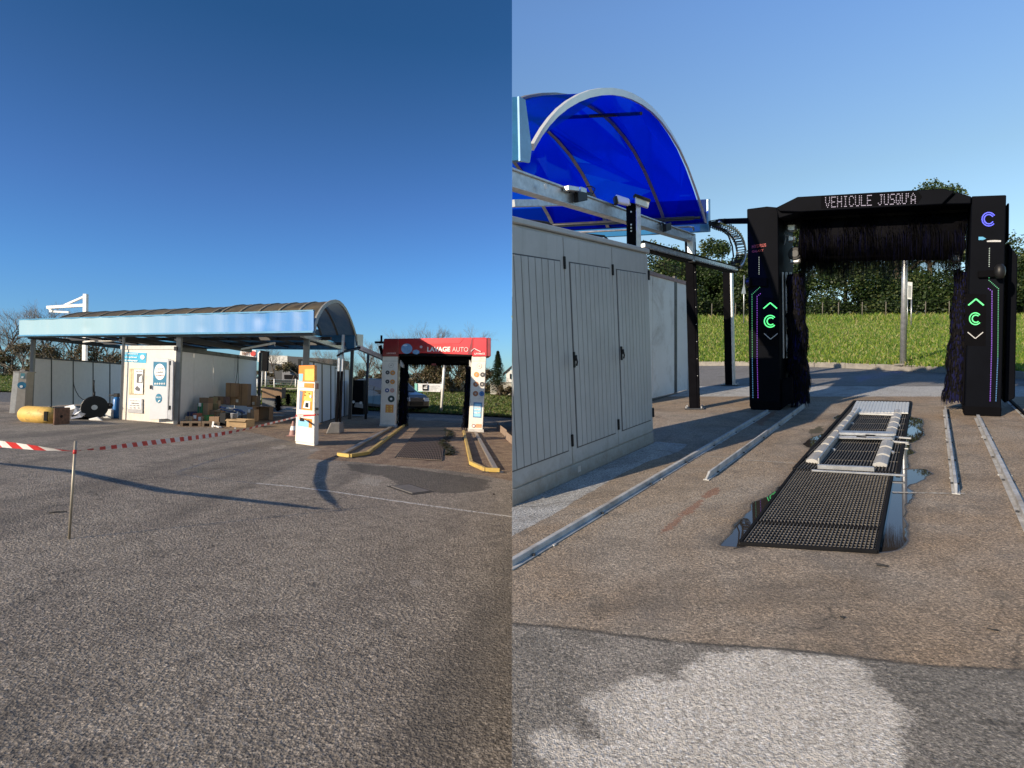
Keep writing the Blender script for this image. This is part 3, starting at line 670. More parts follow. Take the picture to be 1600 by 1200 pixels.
floorrail([(1494, 773), (1477, 641)], .05, .06, 'short pointed wheel guide right of the pit', True)
floorrail([(1650, 912), (1528, 654)], .075, .05, 'long galvanised floor rail leading to the right tower of the machine')
floorrail([(1625, 672), (1572, 622)], .08, .04, 'dark rail stub at the far right edge behind the right tower', m=M['black'])
# ---------------- pit with grating and cleaning ramp
pitm = mat('dark_pit', (.012, .011, .010), .9)
def quadlerp(Q, u, v): return Q[0].lerp(Q[1], u).lerp(Q[3].lerp(Q[2], u), v)
def grating(Q, nu, nv, t, name, tall=.03, wl=.0032, wc=.002, lift=.006):
    """bars between corner points Q (near-left, near-right, far-right, far-left)"""
    b = MB()
    for i in range(nu + 1):
        p, q = quadlerp(Q, i / nu, 0), quadlerp(Q, i / nu, 1); d = (q - p); a = n.cross(d).normalized() * wl
        b.box(p - a / 2 + n * (lift), d, a, n * tall * .5)
    for j in range(nv + 1):
        p, q = quadlerp(Q, 0, j / nv), quadlerp(Q, 1, j / nv); d = (q - p); a = n.cross(d).normalized() * wc
        b.box(p - a / 2 + n * (lift + .002), d, a, n * (tall * .5 - .009))
    return tag(b.build(name, t[1], t[0], fixn=False), kind='stuff')
G4 = [RF.g(*p) for p in [(1156, 852), (1370, 865), (1394, 741), (1242, 736)]]
pit = thing('drain_grate', G4[0], 'large black steel drain grate in the slab in front of the cleaning ramp', 'grate')
b = MB(); b.prism([p + n * .0045 for p in G4], n * .0012); b.build('pit_opening', pitm, pit)
gsteel = mat('worn_grate_steel', (.17, .155, .135), .6, .2, var=.4, sc=20)
Gm0, Gm1 = quadlerp(G4, 0, .21), quadlerp(G4, 1, .21)
grating([G4[0], G4[1], Gm1, Gm0], 34, 9, (pit, gsteel), 'grate_bars')
grating([Gm0 + TR * .03, Gm1 + TR * .03, G4[2], G4[3]], 34, 30, (pit, gsteel), 'grate_bars')
for a, e in ((G4[0], G4[1]), (Gm0, Gm1), (G4[3], G4[2]), (G4[0], G4[3]), (G4[1], G4[2])):
    b = MB(); b.bar(a + n * .012, e + n * .012, .02, .022, n); b.build('frame_bar', M['blackmatte'], pit, bev=.002)
ramp = thing('wash_ramp', RF.g(1320, 735), 'galvanised underbody wash ramp with two ridged beams set over a grated pit', 'ramp')
R4 = [RF.g(*p) for p in [(1241, 735), (1394, 742), (1423, 629), (1335, 627.5)]]
R4b = [R4[0], RF.g(1403, 742), RF.g(1423, 629), R4[3]]
b = MB(); b.prism([p + n * .0045 for p in R4b], n * .0012); b.build('pit_opening', pitm, ramp)
grating([R4[0], RF.g(1400, 741), RF.g(1419, 648), RF.g(1329, 647)], 30, 8, (ramp, gsteel), 'grate_bars', wl=.004)
for a, e in ((R4b[0], R4b[3]), (R4b[1], R4b[2]), (R4b[3], R4b[2])):
    b = MB(); b.bar(a + n * .012, e + n * .012, .03, .022, n); b.build('frame_bar', M['blackmatte'], ramp, bev=.002)
Pq = [RF.g(*p) + n * .03 for p in [(1329, 649), (1419, 650), (1421, 633), (1338, 631)]]
b = MB(); b.prism(Pq, n * .01); pla = b.build('slat_plate', whiteal, ramp)
for i in range(17):
    p, q = quadlerp(Pq, (i + .12) / 17, 0), quadlerp(Pq, (i + .12) / 17, 1); w_ = (Pq[1] - Pq[0]) * (.76 / 17)
    b = MB(); b.box(p + n * .01, q - p, w_, n * .008); b.build('slat', whiteal, pla)
rgm = mat('ramp_cover_grey', (.40, .395, .38), .5, .2, var=.12, sc=7, dirt=(.3, .28, .25))
def ridged(near_l, near_r, far_l, far_r, H=.045, N=9):
    a, c, d_, e = [RF.g(*p, .036) for p in (near_l, near_r, far_l, far_r)]
    for k in range(N):
        f0, f1 = k / N + .009, (k + 1) / N - .009
        l0, l1, r0, r1 = a.lerp(d_, f0), a.lerp(d_, f1), c.lerp(e, f0), c.lerp(e, f1)
        if k == N - 1 or k == 0: pass
        b = MB(); ring = lambda l, r: [l - n * .025, l, l.lerp(r, .25) + n * H * .28, l.lerp(r, .5) + n * H * .42, l.lerp(r, .75) + n * H * .28, r, r - n * .025]
        b.loft([ring(l0, r0), ring(l1, r1)]); b.build('ridge_cover', rgm, ramp, bev=.003)
ridged((1258, 720), (1278, 722), (1334, 638), (1342, 639))
ridged((1363, 726), (1386, 727), (1397, 640), (1410, 641))
def rb(a, e, w, h, lift, name, m=None):
    b = MB(); p, q = RF.g(*a, lift), RF.g(*e, lift); b.bar(p, q, w, h, n); b.build(name, m or M['galv'], ramp, bev=.004)
rb((1310, 676), (1397, 678), .14, .03, .075, 'cross_member'); rb((1306, 683), (1394, 685), .10, .02, .05, 'cross_member')
rb((1277, 729), (1366, 733), .035, .04, .04, 'front_bar'); rb((1268, 735), (1414, 743), .018, .018, .03, 'tie_rod')
rb((1279, 722), (1343, 641), .015, .08, .04, 'side_plate'); rb((1340, 646), (1402, 648), .03, .03, .04, 'rear_bar')
rb((1397, 683), (1424, 685), .02, .02, .03, 'tie_rod'); rb((1396, 690), (1420, 692), .02, .02, .03, 'tie_rod')
for X, Y in ((1303, 703), (1332, 662), (1395, 707), (1404, 665)): rb((X - 3, Y), (X + 2, Y), .04, .03, .02, 'lug', M['galv'])
for X in (1360, 1346): rb((X - 8, 679.5 if X > 1350 else 682), (X + 8, 680.5 if X > 1350 else 683), .02, .01, .095, 'slot', M['blackmatte'])
# ---------------- black wash gantry
gL, gR = RF.g(1170, 640), RF.g(1565, 651)
PG = Pl(RF, gL, gR - gL)
gan = thing('wash_gantry', (gL + gR) / 2, 'tall black car wash machine with glowing green and violet light strips and dot-matrix message', 'car wash')
gcoat = mat('gantry_black_gloss', (.0022, .0028, .0050), .6, 0, var=.25, sc=2, bump=.01, **{'Specular IOR Level': .04})
def gpan(px, off, thick, name, m, parent=gan, bev=.01, ext=None):
    b = MB(); b.prism([PG.pt(X, Y, off) for X, Y in px], ext or (-PG.nn * thick)); return b.build(name, m, parent, bev=bev, side=1)
TD = TR * 1.15
lt = gpan([(1171, 636), (1219, 639), (1215.5, 324), (1198, 322.5), (1167, 326.5)], 0, 0, 'tower', gcoat, ext=TD)
gpan([(1173, 640.5), (1218, 643), (1218.6, 628), (1172, 625)], .006, .3, 'base_skirt', M['void'])
rt = gpan([(1507, 646), (1564, 648), (1572.5, 304.5), (1518, 306.5)], 0, 0, 'tower', gcoat, ext=TR * 1.15)
gpan([(1506, 649), (1564.5, 651.5), (1565, 636), (1506, 634)], .006, .3, 'base_skirt', M['void'])
gpan([(1569, 630), (1586, 622), (1590, 400), (1575, 378)], -.35, 0, 'side_panel', gcoat, ext=TR * .6)
gpan([(1573, 376), (1576.5, 376), (1577, 317), (1574, 317)], -.2, 0, 'side_panel', gcoat, ext=TR * .5)
# inner rails of the left tower
for X in (1222, 1228, 1234): gpan([(X, 560 if X < 1234 else 585), (X + 3, 560 if X < 1234 else 585), (X + 1.5, 425), (X - 1.5, 425)], -.25 - (X - 1222) * .04, .06, 'guide_rail', M['galv'], bev=.004)
gpan([(1219.6, 640), (1239, 628), (1238, 588), (1221, 592)], -.05, .04, 'foot_guard', M['black'])
gpan([(1503, 640), (1505.6, 640), (1515, 415), (1512, 415)], -.1, .06, 'guide_rail', M['black'], bev=.004)
# lintel
lint = gpan([(1250, 331), (1472, 319), (1492, 299), (1474, 294.5), (1246, 307.5), (1212, 324.5), (1218, 330)], .10, 0, 'lintel', gcoat, ext=TR * .95)
gpan([(1472, 319), (1494, 300), (1518, 307), (1517, 318)], .04, 0, 'lintel_shoulder', gcoat, ext=TR * .8)
gpan([(1212, 325), (1246, 309), (1251, 331), (1217, 341)], .04, 0, 'lintel_shoulder', gcoat, ext=TR * .8)
gpan([(1283, 306), (1434, 298.5), (1441, 307), (1434, 318), (1283, 326)], .103, .004, 'display', M['void'], bev=0)
FONT = dict(V=(17, 17, 17, 17, 10, 10, 4), E=(31, 16, 16, 30, 16, 16, 31), H=(17, 17, 17, 31, 17, 17, 17), I=(14, 4, 4, 4, 4, 4, 14), C=(14, 17, 16, 16, 16, 17, 14), U=(17, 17, 17, 17, 17, 17, 14), L=(16, 16, 16, 16, 16, 16, 31), J=(7, 2, 2, 2, 2, 18, 12), S=(15, 16, 16, 14, 1, 1, 30), Q=(14, 17, 17, 17, 21, 18, 13), A=(4, 10, 17, 17, 31, 17, 17))
led = emis('led_white', (.85, .72, .90), .5)
def dots(parent, plist, size, m, name, off=.112):
    b = MB()
    for X, Y in plist:
        c = PG.pt(X, Y, off); b.disc(c, PG.d, n, size, PG.nn * .003, 6)
    o = b.build(name, m, parent, fixn=False); return o
msg = "VEHICULE JUSQU'A"; DL = []
x = 0
for c in msg:
    if c == ' ': x += 5; continue
    if c == "'": DL += [(x, 0), (x, 1), (x, 2)]; x += 3; continue
    for r, v in enumerate(FONT[c]):
        for k in range(5):
            if v >> (4 - k) & 1: DL.append((x + k, r))
    x += 6
wt = max(q[0] for q in DL)
DP = []
for cx, cy in DL:
    X = 1290 + 140 * cx / wt; yt = 308.6 - (X - 1290) * .047; DP.append((X, yt + cy * 2.55))
tag(dots(gan, DP, .0056, led, 'message_text'), label='white dot-matrix text reading VEHICULE JUSQU\'A')
# light strips
def polyline(pts, step):
    out = []
    for (a, b_), (c, d) in zip(pts, pts[1:]):
        L = math.hypot(c - a, d - b_); k = max(1, int(L / step)); out += [(a + (c - a) * i / k, b_ + (d - b_) * i / k) for i in range(k)]
    return out
grn, vio, cya, bl = emis('led_green', (.15, .8, .35), .55), emis('led_violet', (.42, .12, .95), .7), emis('led_cyan', (.15, .45, .85), .6), emis('led_blue', (.08, .10, 1.0), 1.3)
pale = emis('led_pale', (.7, .8, .65), .6); gbright = emis('led_green_bright', (.12, 1.0, .28), 1.1); grey = mat('logo_grey', (.45, .45, .45), .5)
for nm, pts, m in (('light_strip', [(1186, 402), (1186, 431)], pale), ('light_strip', [(1187, 439), (1187, 449), (1175, 460), (1175.5, 560)], grn), ('light_strip', [(1175.5, 560), (1176.5, 624)], cya),
                   ('light_strip', [(1188, 459), (1183, 463), (1183, 560), (1184.5, 624)], vio),
                   ('light_strip', [(1546, 388), (1545.5, 419)], pale), ('light_strip', [(1545.5, 430), (1545.3, 438), (1560, 451), (1559, 560)], grn), ('light_strip', [(1559, 560), (1556, 629)], cya),
                   ('light_strip', [(1544.5, 451), (1550, 455), (1549.5, 540), (1547, 629)], vio)):
    dots(gan, polyline(pts, 2.7), .0060, m, nm, .004)
def ring(cx, cy, r, a0, a1, w, m, name, sx=1.0):
    b = MB(); N = 22; o_ = []; i_ = []
    for k in range(N + 1):
        t = math.radians(a0 + (a1 - a0) * k / N); o_.append(PG.pt(cx + math.cos(t) * r * sx, cy - math.sin(t) * r, .004)); i_.append(PG.pt(cx + math.cos(t) * (r - w) * sx, cy - math.sin(t) * (r - w), .004))
    for k in range(N): b.prism([o_[k], o_[k + 1], i_[k + 1], i_[k]], PG.nn * .002)
    b.build(name, m, gan, fixn=False)
for cx, cy in ((1203.5, 502), (1524, 498)):
    ring(cx, cy, 10, 40, 320, 1.7, gbright, 'emblem'); ring(cx + .8, cy, 6.6, 45, 315, 1.8, gbright, 'emblem')
def chev(pts, w, m):
    for (a, b_), (c, d) in zip(pts, pts[1:]):
        q = MB(); q.bar(PG.pt(a, b_, .005), PG.pt(c, d, .005), .004, w, PG.nn.cross(PG.pt(c, d) - PG.pt(a, b_))); q.build('arrow', m, gan)
chev([(1193, 482), (1203.5, 473), (1214, 482)], .016, gbright); chev([(1513, 477), (1525, 467), (1537, 477)], .016, gbright)
chev([(1194, 521), (1204, 530), (1215, 521)], .010, grey); chev([(1512, 519), (1524, 529), (1536, 519)], .010, grey)
for r in (10.5, 7.3):
    dots(gan, [(1545 + math.cos(math.radians(a)) * r, 342.5 - math.sin(math.radians(a)) * r) for a in range(38, 324, 12 if r > 9 else 15)], .0078, bl, 'emblem', .004)
text('HYDRUS', PG.pt(1175, 388, .004), PG.d, n, .048, mat('red_print', (.26, .012, .015), .5), 'lettering', gan, width=(PG.pt(1197, 388) - PG.pt(1175, 388)).length, bold=.02)
text('GALAXY', PG.pt(1175, 395, .004), PG.d, n, .035, mat('red_print', (.26, .012, .015), .5), 'lettering', gan, width=(PG.pt(1193, 395) - PG.pt(1175, 395)).length, bold=.02)
gpan([(1529, 370), (1536, 370), (1541, 373), (1536, 375), (1529, 375)], .003, .003, 'sticker', mat('light_blue_print', (.06, .30, .50), .5), bev=0)
gpan([(1542, 376), (1553, 375), (1564, 375.5), (1564, 378), (1542, 378)], .003, .003, 'sticker', grey, bev=0)
gpan([(1171, 447), (1199, 448), (1198, 434), (1170, 433)], .05, .05, 'sensor_cover', M['void'])
b = MB(); b.disc(PG.pt(1172, 441, .08), TR, n, .07, -PG.d * .05, 14); b.build('sensor', M['plastic'], gan, bev=.004)
gpan([(1528, 423), (1556, 422), (1556, 433), (1528, 434)], .05, .05, 'sensor_cover', M['void'])
b = MB(); b.ball(PG.pt(1562, 424, .10), .10, sq=(.6, .6, 1)); b.build('sensor', M['plastic'], gan)
gpan([(1187, 540), (1217, 541), (1213, 466), (1191, 464)], .002, .003, 'keypad_panel', M['void'], bev=0)
gpan([(1507, 540), (1540, 541), (1541, 460), (1509, 459)], .002, .003, 'keypad_panel', M['void'], bev=0)
# motors and lamps between towers and roof brush
PB = Pl(RF, gL + TR * .45, gR - gL)
for (x0, y0, x1, y1), m, nm in (((1229, 343, 1243, 362), 'alu', 'motor'), ((1230, 366, 1241, 378), 'alu', 'gearbox'), ((1233, 398, 1252, 412), 'galv', 'bracket'), ((1487, 352, 1500, 368), 'alu', 'gearbox'), ((1486, 395, 1503, 410), 'galv', 'bracket')):
    b = MB(); b.prism([PB.pt(X, Y) for X, Y in [(x0, y1), (x1, y1 - 1), (x1 + 1, y0 + 3), (x0, y0)]], -PB.nn * .15); b.build(nm, M[m], gan, bev=.02)
for cx, cy in ((1242, 396), (1495, 386)):
    b = MB(); b.disc(PB.pt(cx, cy, .02), PB.d, n, .10, -PB.nn * .12, 18); b.build('drive_wheel', M['plastic'], gan, bev=.01)
    b = MB(); b.disc(PB.pt(cx, cy, .03), PB.d, n, .055, -PB.nn * .03, 16); b.build('hub', M['darkgrey'], gan, bev=.004)
b = MB(); b.prism([PB.pt(X, Y) for X, Y in [(1224, 336), (1235, 323), (1236, 331), (1226, 340)]], -PB.nn * .02); b.build('reflector', M['litter'], gan)
b = MB(); b.tube([PB.pt(X, Y, .02) for X, Y in [(1222, 362), (1228, 368), (1226, 380), (1222, 388)]], .008, 5); b.tube([PB.pt(X, Y, .02) for X, Y in [(1509, 340), (1509, 347), (1503, 352), (1504, 368), (1509, 372)]], .010, 5); b.build('hose', M['alu'], gan)
# brushes
bm_ = [mat('brush_black', (.0025, .0025, .004), .85, **{'Specular IOR Level': .1}), mat('brush_blue', (.004, .005, .030), .8, **{'Specular IOR Level': .1}), mat('brush_brown', (.007, .006, .006), .8, **{'Specular IOR Level': .1})]
def brush(c0, c1, r0, r1, label, cnt=4200, sg=1, ln=.0):
    """rotating brush between axis ends; radius r0 (start) to r1 (end)"""
    rg = random.Random(int(c0.x * 100) + 5); ax = (c1 - c0); L = ax.length; d = ax.normalized(); a = d.cross(V((.2, .3, 1)) if abs(d.z) < .8 else V((1, 0, 0))).normalized(); e = d.cross(a)
    br = MB(); br.tube([c0, c1], min(r0, r1) * .86, 12); core = br.build('brush', bm_[0], gan)
    b = MB()
    for k in range(cnt):
        f = rg.random(); t = rg.random() * 6.283; o_ = a * math.cos(t) + e * math.sin(t); r = (r0 + (r1 - r0) * f) * rg.uniform(.82, 1.08) * (1 + .10 * math.sin(f * 19 + t) + .05 * math.sin(f * 47))
        p = c0 + ax * f; w = rg.uniform(.005, .012); s_ = o_.cross(d) * w; b.cur = 1 if rg.random() < .22 else (2 if rg.random() < .3 else 0)
        hang = V((0, 0, -1)) * rg.uniform(.10, .22) * r / .3
        q1 = p + o_ * r * .8; q2 = p + o_ * r * .95 + hang * .3; q3 = p + o_ * r * .98 + hang
        b.add([q1 - s_, q1 + s_, q2 + s_, q2 - s_, q3 + s_ * .5, q3 - s_ * .5], [(0, 1, 2, 3), (3, 2, 4, 5)])
    tag(b.build('bristles', bm_, core, fixn=False), kind='stuff'); return core
def axis(xa, ya, xb, yb, off): return PB.pt(xa, ya, off), PB.pt(xb, yb, off)
c0, c1 = axis(1248, 624, 1243, 428, -.1); brush(c0, c1, .17, .13, 'left', 7500)
c0, c1 = axis(1494, 620, 1503, 425, -.1); brush(c0, c1, .15, .08, 'right', 7500)
c0, c1 = axis(1254, 374, 1507, 366, -.2); brush(c0, c1, .40, .40, 'top', 16000)
b = MB(); b.prism([PB.pt(X, Y, .0) for X, Y in [(1220, 330), (1512, 312), (1512, 345), (1220, 352)]], TR * .5); b.build('brush_hood', M['blackmatte'], gan)
arm = thing('support_arm', PG.pt(1140, 346), 'black arm reaching from the machine to the hanging cable chain', 'arm')
b = MB(); b.bar(PC.pt(1108, 349), PC.pt(1124, 346.5), .06, .05, n); b.tube([PC.pt(1120, 347), PC.pt(1132, 344)] , .035, 6); b.build('joint', M['plastic'], arm)
b = MB(); b.bar(PC.pt(1124, 346), PG.pt(1171, 345, -.2), .06, .09, n); b.build('tube', M['black'], arm, bev=.006)
# ---------------- lamp post, notice boards, fence
def polepx(F, xb, yb, xt, yt, r, name, label, cat, m, base=None, r1=None):
    p = base or F.g(xb, yb); q = F.up(p, yt); q = q + V(((xt - xb) / FPX * p.y, 0, 0)); t = thing(name, p, label, cat)
    b = MB(); b.tube([p, q], r, 10, r1); b.build('pole', m, t, side=F.side); return t, p, q
kb_p = RF.g(1411, 579) + n * .12
t, p, q = polepx(RF, 1411, 576, 1415, 300, .075, 'lamp_post', 'grey steel post standing on the kerb, seen through the wash opening', 'post', M['galv'], kb_p, .055)
b = MB(); b.box(p - V((.14, .14, 0)), V((.28, 0, 0)), V((0, .28, 0)), n * .05); b.build('base_plate', M['concrete'], t, bev=.01)
def farp(X, Y, d): return dep(X, Y, d)
t = thing('notice_board', dep(1421, 506, 30), 'small pale framed board on a thin post behind the grey post in the meadow', 'sign')
b = MB(); b.prism([dep(X, Y, 30) for X, Y in [(1417, 440), (1426, 441), (1425, 468), (1417, 467)]], V((0, .06, 0))); b.build('frame', M['whitepaint'], t, bev=.01)
b = MB(); b.prism([dep(X, Y, 29.99) for X, Y in [(1419, 446), (1424, 446.5), (1423.5, 465), (1419, 464.5)]], V((0, .01, 0))); b.build('face', mat('board_face', (.35, .36, .35), .5), t)
b = MB(); b.tube([dep(1424, 468, 30.03), dep(1423.5, 508, 30.03)], .03, 6); b.tube([dep(1418, 467, 30.03), dep(1417.5, 508, 30.03)], .02, 6); b.build('leg', M['galv'], t)
t = thing('warning_sign', dep(1161, 500, 32), 'triangular sign seen from behind on a thin pole beside the left tower', 'sign')
b = MB(); b.prism([dep(X, Y, 32) for X, Y in [(1158.5, 459), (1165.5, 459), (1163.5, 446), (1161.5, 446)]], V((0, .03, 0))); b.build('plate', M['galv'], t)
b = MB(); b.tube([dep(1162.5, 430, 32.05), dep(1162, 505, 32.05)], .03, 6); b.build('pole', M['galv'], t)
fe = thing('wire_fence', dep(1300, 497, 44), 'wooden-post wire fence at the far edge of the long-grass meadow', 'fence')
for k in range(24):
    X = 1112 + k * 33 + (k % 3) * 4; b = MB(); Yb = farR(X)[0]; p = dep(X, Yb + 1, 44); b.tube([p, p + V((.02, 0, 1.15))], .035, 6); b.build('fence_post', mat('grey_timber', (.12, .11, .09), .9), fe)
b = MB()
for h_ in (.3, .55, .8, 1.0, 1.18): b.tube([dep(801, 500, 44) + V((0, 0, h_)), dep(1300, 495, 44) + V((0, 0, h_)), dep(1900, 489, 44) + V((0, 0, h_))], .003, 4)
b.build('wire', M['darkgrey'], fe)
# ---------------- debris on the slab
def bit(F, X, Y, L, label, col=M['rubber'], a=.5, r=.008):
    p = F.g(X, Y, r); d = V((math.cos(a), math.sin(a), 0)); e = V((-d.y, d.x, 0)); b = MB(); b.tube([p, p + d * L * .4 + e * L * .08, p + d * L * .8 - e * .02 * L, p + d * L], r, 6, r * .5)
    tag(b.build('rubber_scrap', col, None), label, 'debris')
bit(RF, 1370, 882, .05, 'short curved black rubber scrap lying below the right corner of the big grate', a=-.5, r=.007)
bit(RF, 1147, 857, .10, 'thin black strip lying at the left corner of the big grate', a=.3, r=.004)
bit(RF, 1319, 965, .02, 'tiny dark crumb on the brown slab in the middle foreground', a=2, r=.006)
bit(RF, 1560, 985, .04, 'small dark flake on the slab near the right edge of the foreground', a=2.5, r=.004)
# ================================================================ LEFT YARD
n = LF.n
P0 = LF.g(274, 663)                       # foot of the technical room's front right corner
PF = Pl(LF, P0, FL)                       # canopy front line
PT = Pl(LF, P0, TL)                       # long side wall of the technical room
def up1(F, p, Y): return F.up(p, Y)
alum = mat('aged_white_panel', (.62, .58, .52), .5, var=.06, sc=2, dirt=(.50, .44, .36), dsc=2)
postm = mat('grey_post_paint', (.20, .21, .22), .4, .2, var=.15)
beamm = mat('black_beam_paint', (.018, .019, .022), .5)
def pillar(parent, xl, xr, yb, yt, m=postm, name='post', side_m=None, off=0):
    p = LF.g(xl, yb); d = LF.g(xr, yb) - p; b = MB(); T_ = LF.up(p, yt) - p; b.box(p, d, TL * d.length, T_); return b.build(name, m, parent, bev=.004, side=-1)
def lpan(pl, px, off, thick, name, m, parent, bev=.004, ext=None):
    b = MB(); b.prism([pl.pt(X, Y, off) for X, Y in px], ext or (-pl.nn * thick)); return b.build(name, m, parent, bev=bev, side=-1)
# ---------------- technical room
room = thing('technical_room', P0, 'white payment room under the canopy with an open poster-covered door', 'room')
lpan(PF, [(189, 655.5), (274.5, 662.5), (275, 546), (190, 546)], 0, .06, 'front_wall', alum, room)
lpan(PF, [(188, 546), (275.5, 546), (275.5, 540), (188, 540)], .03, .08, 'lintel', mat('light_grey_frame', (.50, .49, .46), .45), room)
yt_ = lambda X: 548.5 + (X - 278) * .1235; yb_ = lambda X: 663 - (X - 278) * .1412
for a, e in ((278, 303), (303.6, 333), (333.6, 366), (366.6, 401)):
    lpan(PT, [(a, yb_(a)), (e, yb_(e)), (e, yt_(e)), (a, yt_(a))], 0, .05, 'wall_panel', mat('interior_white_panel', (.76, .75, .74), .45, var=.04), room)
lpan(PT, [(276, 548), (402, 563.6), (402, 558.4), (276, 541.5)], .03, .08, 'top_rail', M['darkgrey'], room)
pillar(room, 270.5, 277.5, 663.4, 526); pillar(room, 186, 189.5, 656, 526)
pillar(room, 401, 405, 646, 551, M['darkgrey'])
# door, standing open in front of the wall
hp = LF.g(269, 662.4); fp = PF.pt(234, 659.4, .02); fp = LF.g(232.5, 655)
dpl = Pl(LF, P0 + PF.nn * .12, FL)
doorm = mat('door_grey_white', (.50, .51, .53), .4, var=.04)
door = lpan(dpl, [(233, 655.8), (261, 654.2), (263, 561), (235.5, 558)], .12, .04, 'door', doorm, room)
lpan(dpl, [(261.3, 654), (268.5, 656.5), (270.5, 563.5), (263.2, 561)], .125, .04, 'door_frame', mat('frame_grey', (.38, .39, .41), .4), door)
lpan(dpl, [(262.5, 641), (263.5, 641), (265.5, 569), (264.3, 569)], .135, .01, 'gap', M['blackmatte'], door)
teal = mat('teal_poster', (.02, .16, .27), .45)
lpan(dpl, [(239, 602.5), (259.5, 603.8), (260.5, 566), (239.8, 565)], .125, .004, 'poster', teal, door, bev=0)
def ldisc(pl, cx, cy, rx, ry, off, m, name, parent, seg=24):
    b = MB(); b.prism([pl.pt(cx + math.cos(t) * rx, cy - math.sin(t) * ry, off) for t in [2 * math.pi * i / seg for i in range(seg)]], -pl.nn * .003); return b.build(name, m, parent, side=-1)
ldisc(dpl, 249.6, 581, 8.4, 12.6, .131, M['whitepaint'], 'roundel', door)
ldisc(dpl, 247.8, 622.5, 5, 7.4, .129, teal, 'roundel', door)
ink = mat('dark_print', (.05, .05, .07), .6); inkr = mat('red_brown_print', (.25, .10, .09), .6); wprint = M['whitepaint']
def ltext(s, pl, X, Y, w, h, m, parent, off=.01, bold=.01, Y2=None):
    p, q = pl.pt(X, Y, off), pl.pt(X + w, Y2 if Y2 else Y, off); hh = (pl.pt(X, Y - h, off) - p).length
    return text(s, p, q - p, n, hh, m, 'lettering', parent, width=(q - p).length, bold=bold)
ltext('1-2-3-4', dpl, 245, 577.5, 10, 3, inkr, door, .135); ltext('LAVEZ', dpl, 244.5, 583, 10.5, 2.6, ink, door, .135); ltext('JE REMPLIS', dpl, 243, 588, 13, 2.6, inkr, door, .135)
ltext('o o o o o', dpl, 241, 601, 17, 3, wprint, door, .135, .04); ltext('PIECES', dpl, 244, 622, 7.5, 2.2, wprint, door, .135)
lpan(dpl, [(246, 629.5), (249, 627), (250.5, 624.5), (247.5, 626)], .134, .003, 'bird_mark', wprint, door, bev=0)
b = MB(); p = dpl.pt(236.2, 608, .14); b.box(p, dpl.d * .03, dpl.nn * .05, n * .12); b.build('handle', M['darkgrey'], door)
for yy in (570, 640): b = MB(); p = dpl.pt(265, yy, .135); b.box(p, dpl.d * .03, dpl.nn * .02, n * .12); b.build('hinge', M['plastic'], door)
# signs on the front wall
cyan = mat('cyan_sign', (.05, .36, .55), .45)
lpan(PF, [(193, 565), (228, 567.5), (229, 551.5), (193.5, 550)], .01, .012, 'sign_board', cyan, room, bev=0)
ltext('Changement', PF, 195, 554, 21, 3, wprint, room, .026, .02, 554.7); ltext('de pièces', PF, 196, 559.4, 18, 3, wprint, room, .026, .03, 560); ltext('monnayeur', PF, 194.5, 564.8, 21, 3, wprint, room, .026, .03, 566)
ldisc(PF, 222.5, 558, 3.4, 3.6, .024, wprint, 'roundel', room)
ply = mat('raw_plywood', (.56, .47, .30), .8, var=.2, sc=9)
ck = lpan(PF, [(201, 616.3), (224.5, 617), (225.5, 576), (202, 575.5)], .012, .02, 'plank_sheet', ply, room)
for a, e in ((201.5, 205), (205.4, 209), (209.4, 212)): lpan(PF, [(a, 615.5), (e, 615.6), (e + .8, 576.5), (a + .8, 576.4)], .03, .01, 'plank', ply, room, bev=.002)
lpan(PF, [(209, 615), (222.7, 615.6), (223.5, 577.4), (209.8, 577)], .04, .012, 'notice', wprint, room, bev=0)
lpan(PF, [(213.2, 598), (221, 598.6), (221.6, 584.4), (213.8, 584)], .055, .008, 'picture', mat('grey_print', (.11, .11, .12), .6), room, bev=0)
lpan(PF, [(217, 597), (221.2, 597.4), (221.5, 586), (217.5, 590)], .064, .004, 'picture', wprint, room, bev=0)
lpan(PF, [(210.5, 607), (214, 603), (218, 607), (217, 611.5), (212.5, 610)], .055, .008, 'picture', mat('grey_print', (.11, .11, .12), .6), room, bev=0)
ltext('MY CODE', PF, 213, 581.4, 8.5, 1.8, ink, room, .058)
for Xn in range(203, 225, 3):
    for Yn in (577.5, 615): ldisc(PF, Xn, Yn, .35, .35, .045, ink, 'nail', room, 6)
lpan(PF, [(199.6, 644.4), (221.7, 646), (222, 623.5), (201.5, 622.5)], .012, .018, 'notice', wprint, room, bev=0)
lpan(PF, [(199.6, 644.4), (221.7, 646), (221.8, 640), (199.8, 638.4)], .036, .006, 'notice_foot', mat('grey_strip', (.36, .36, .37), .6), room, bev=0)
lpan(PF, [(219.8, 645.8), (222.3, 646), (222.6, 623.5), (220.6, 623.4)], .045, .02, 'notice_edge', mat('grey_strip', (.36, .36, .37), .6), room, bev=0)
for k, (s_, x_) in enumerate((('CHAQUE JETON', 202), ('DEMANDE', 204.5), ('10C 20C 50C', 202), ('1E  2E  3E', 202))): ltext(s_, PF, x_, 627 + k * 3.6, 17 - (5 if k == 1 else 1), 1.9, ink, room, .036, .02, 627.6 + k * 3.6)
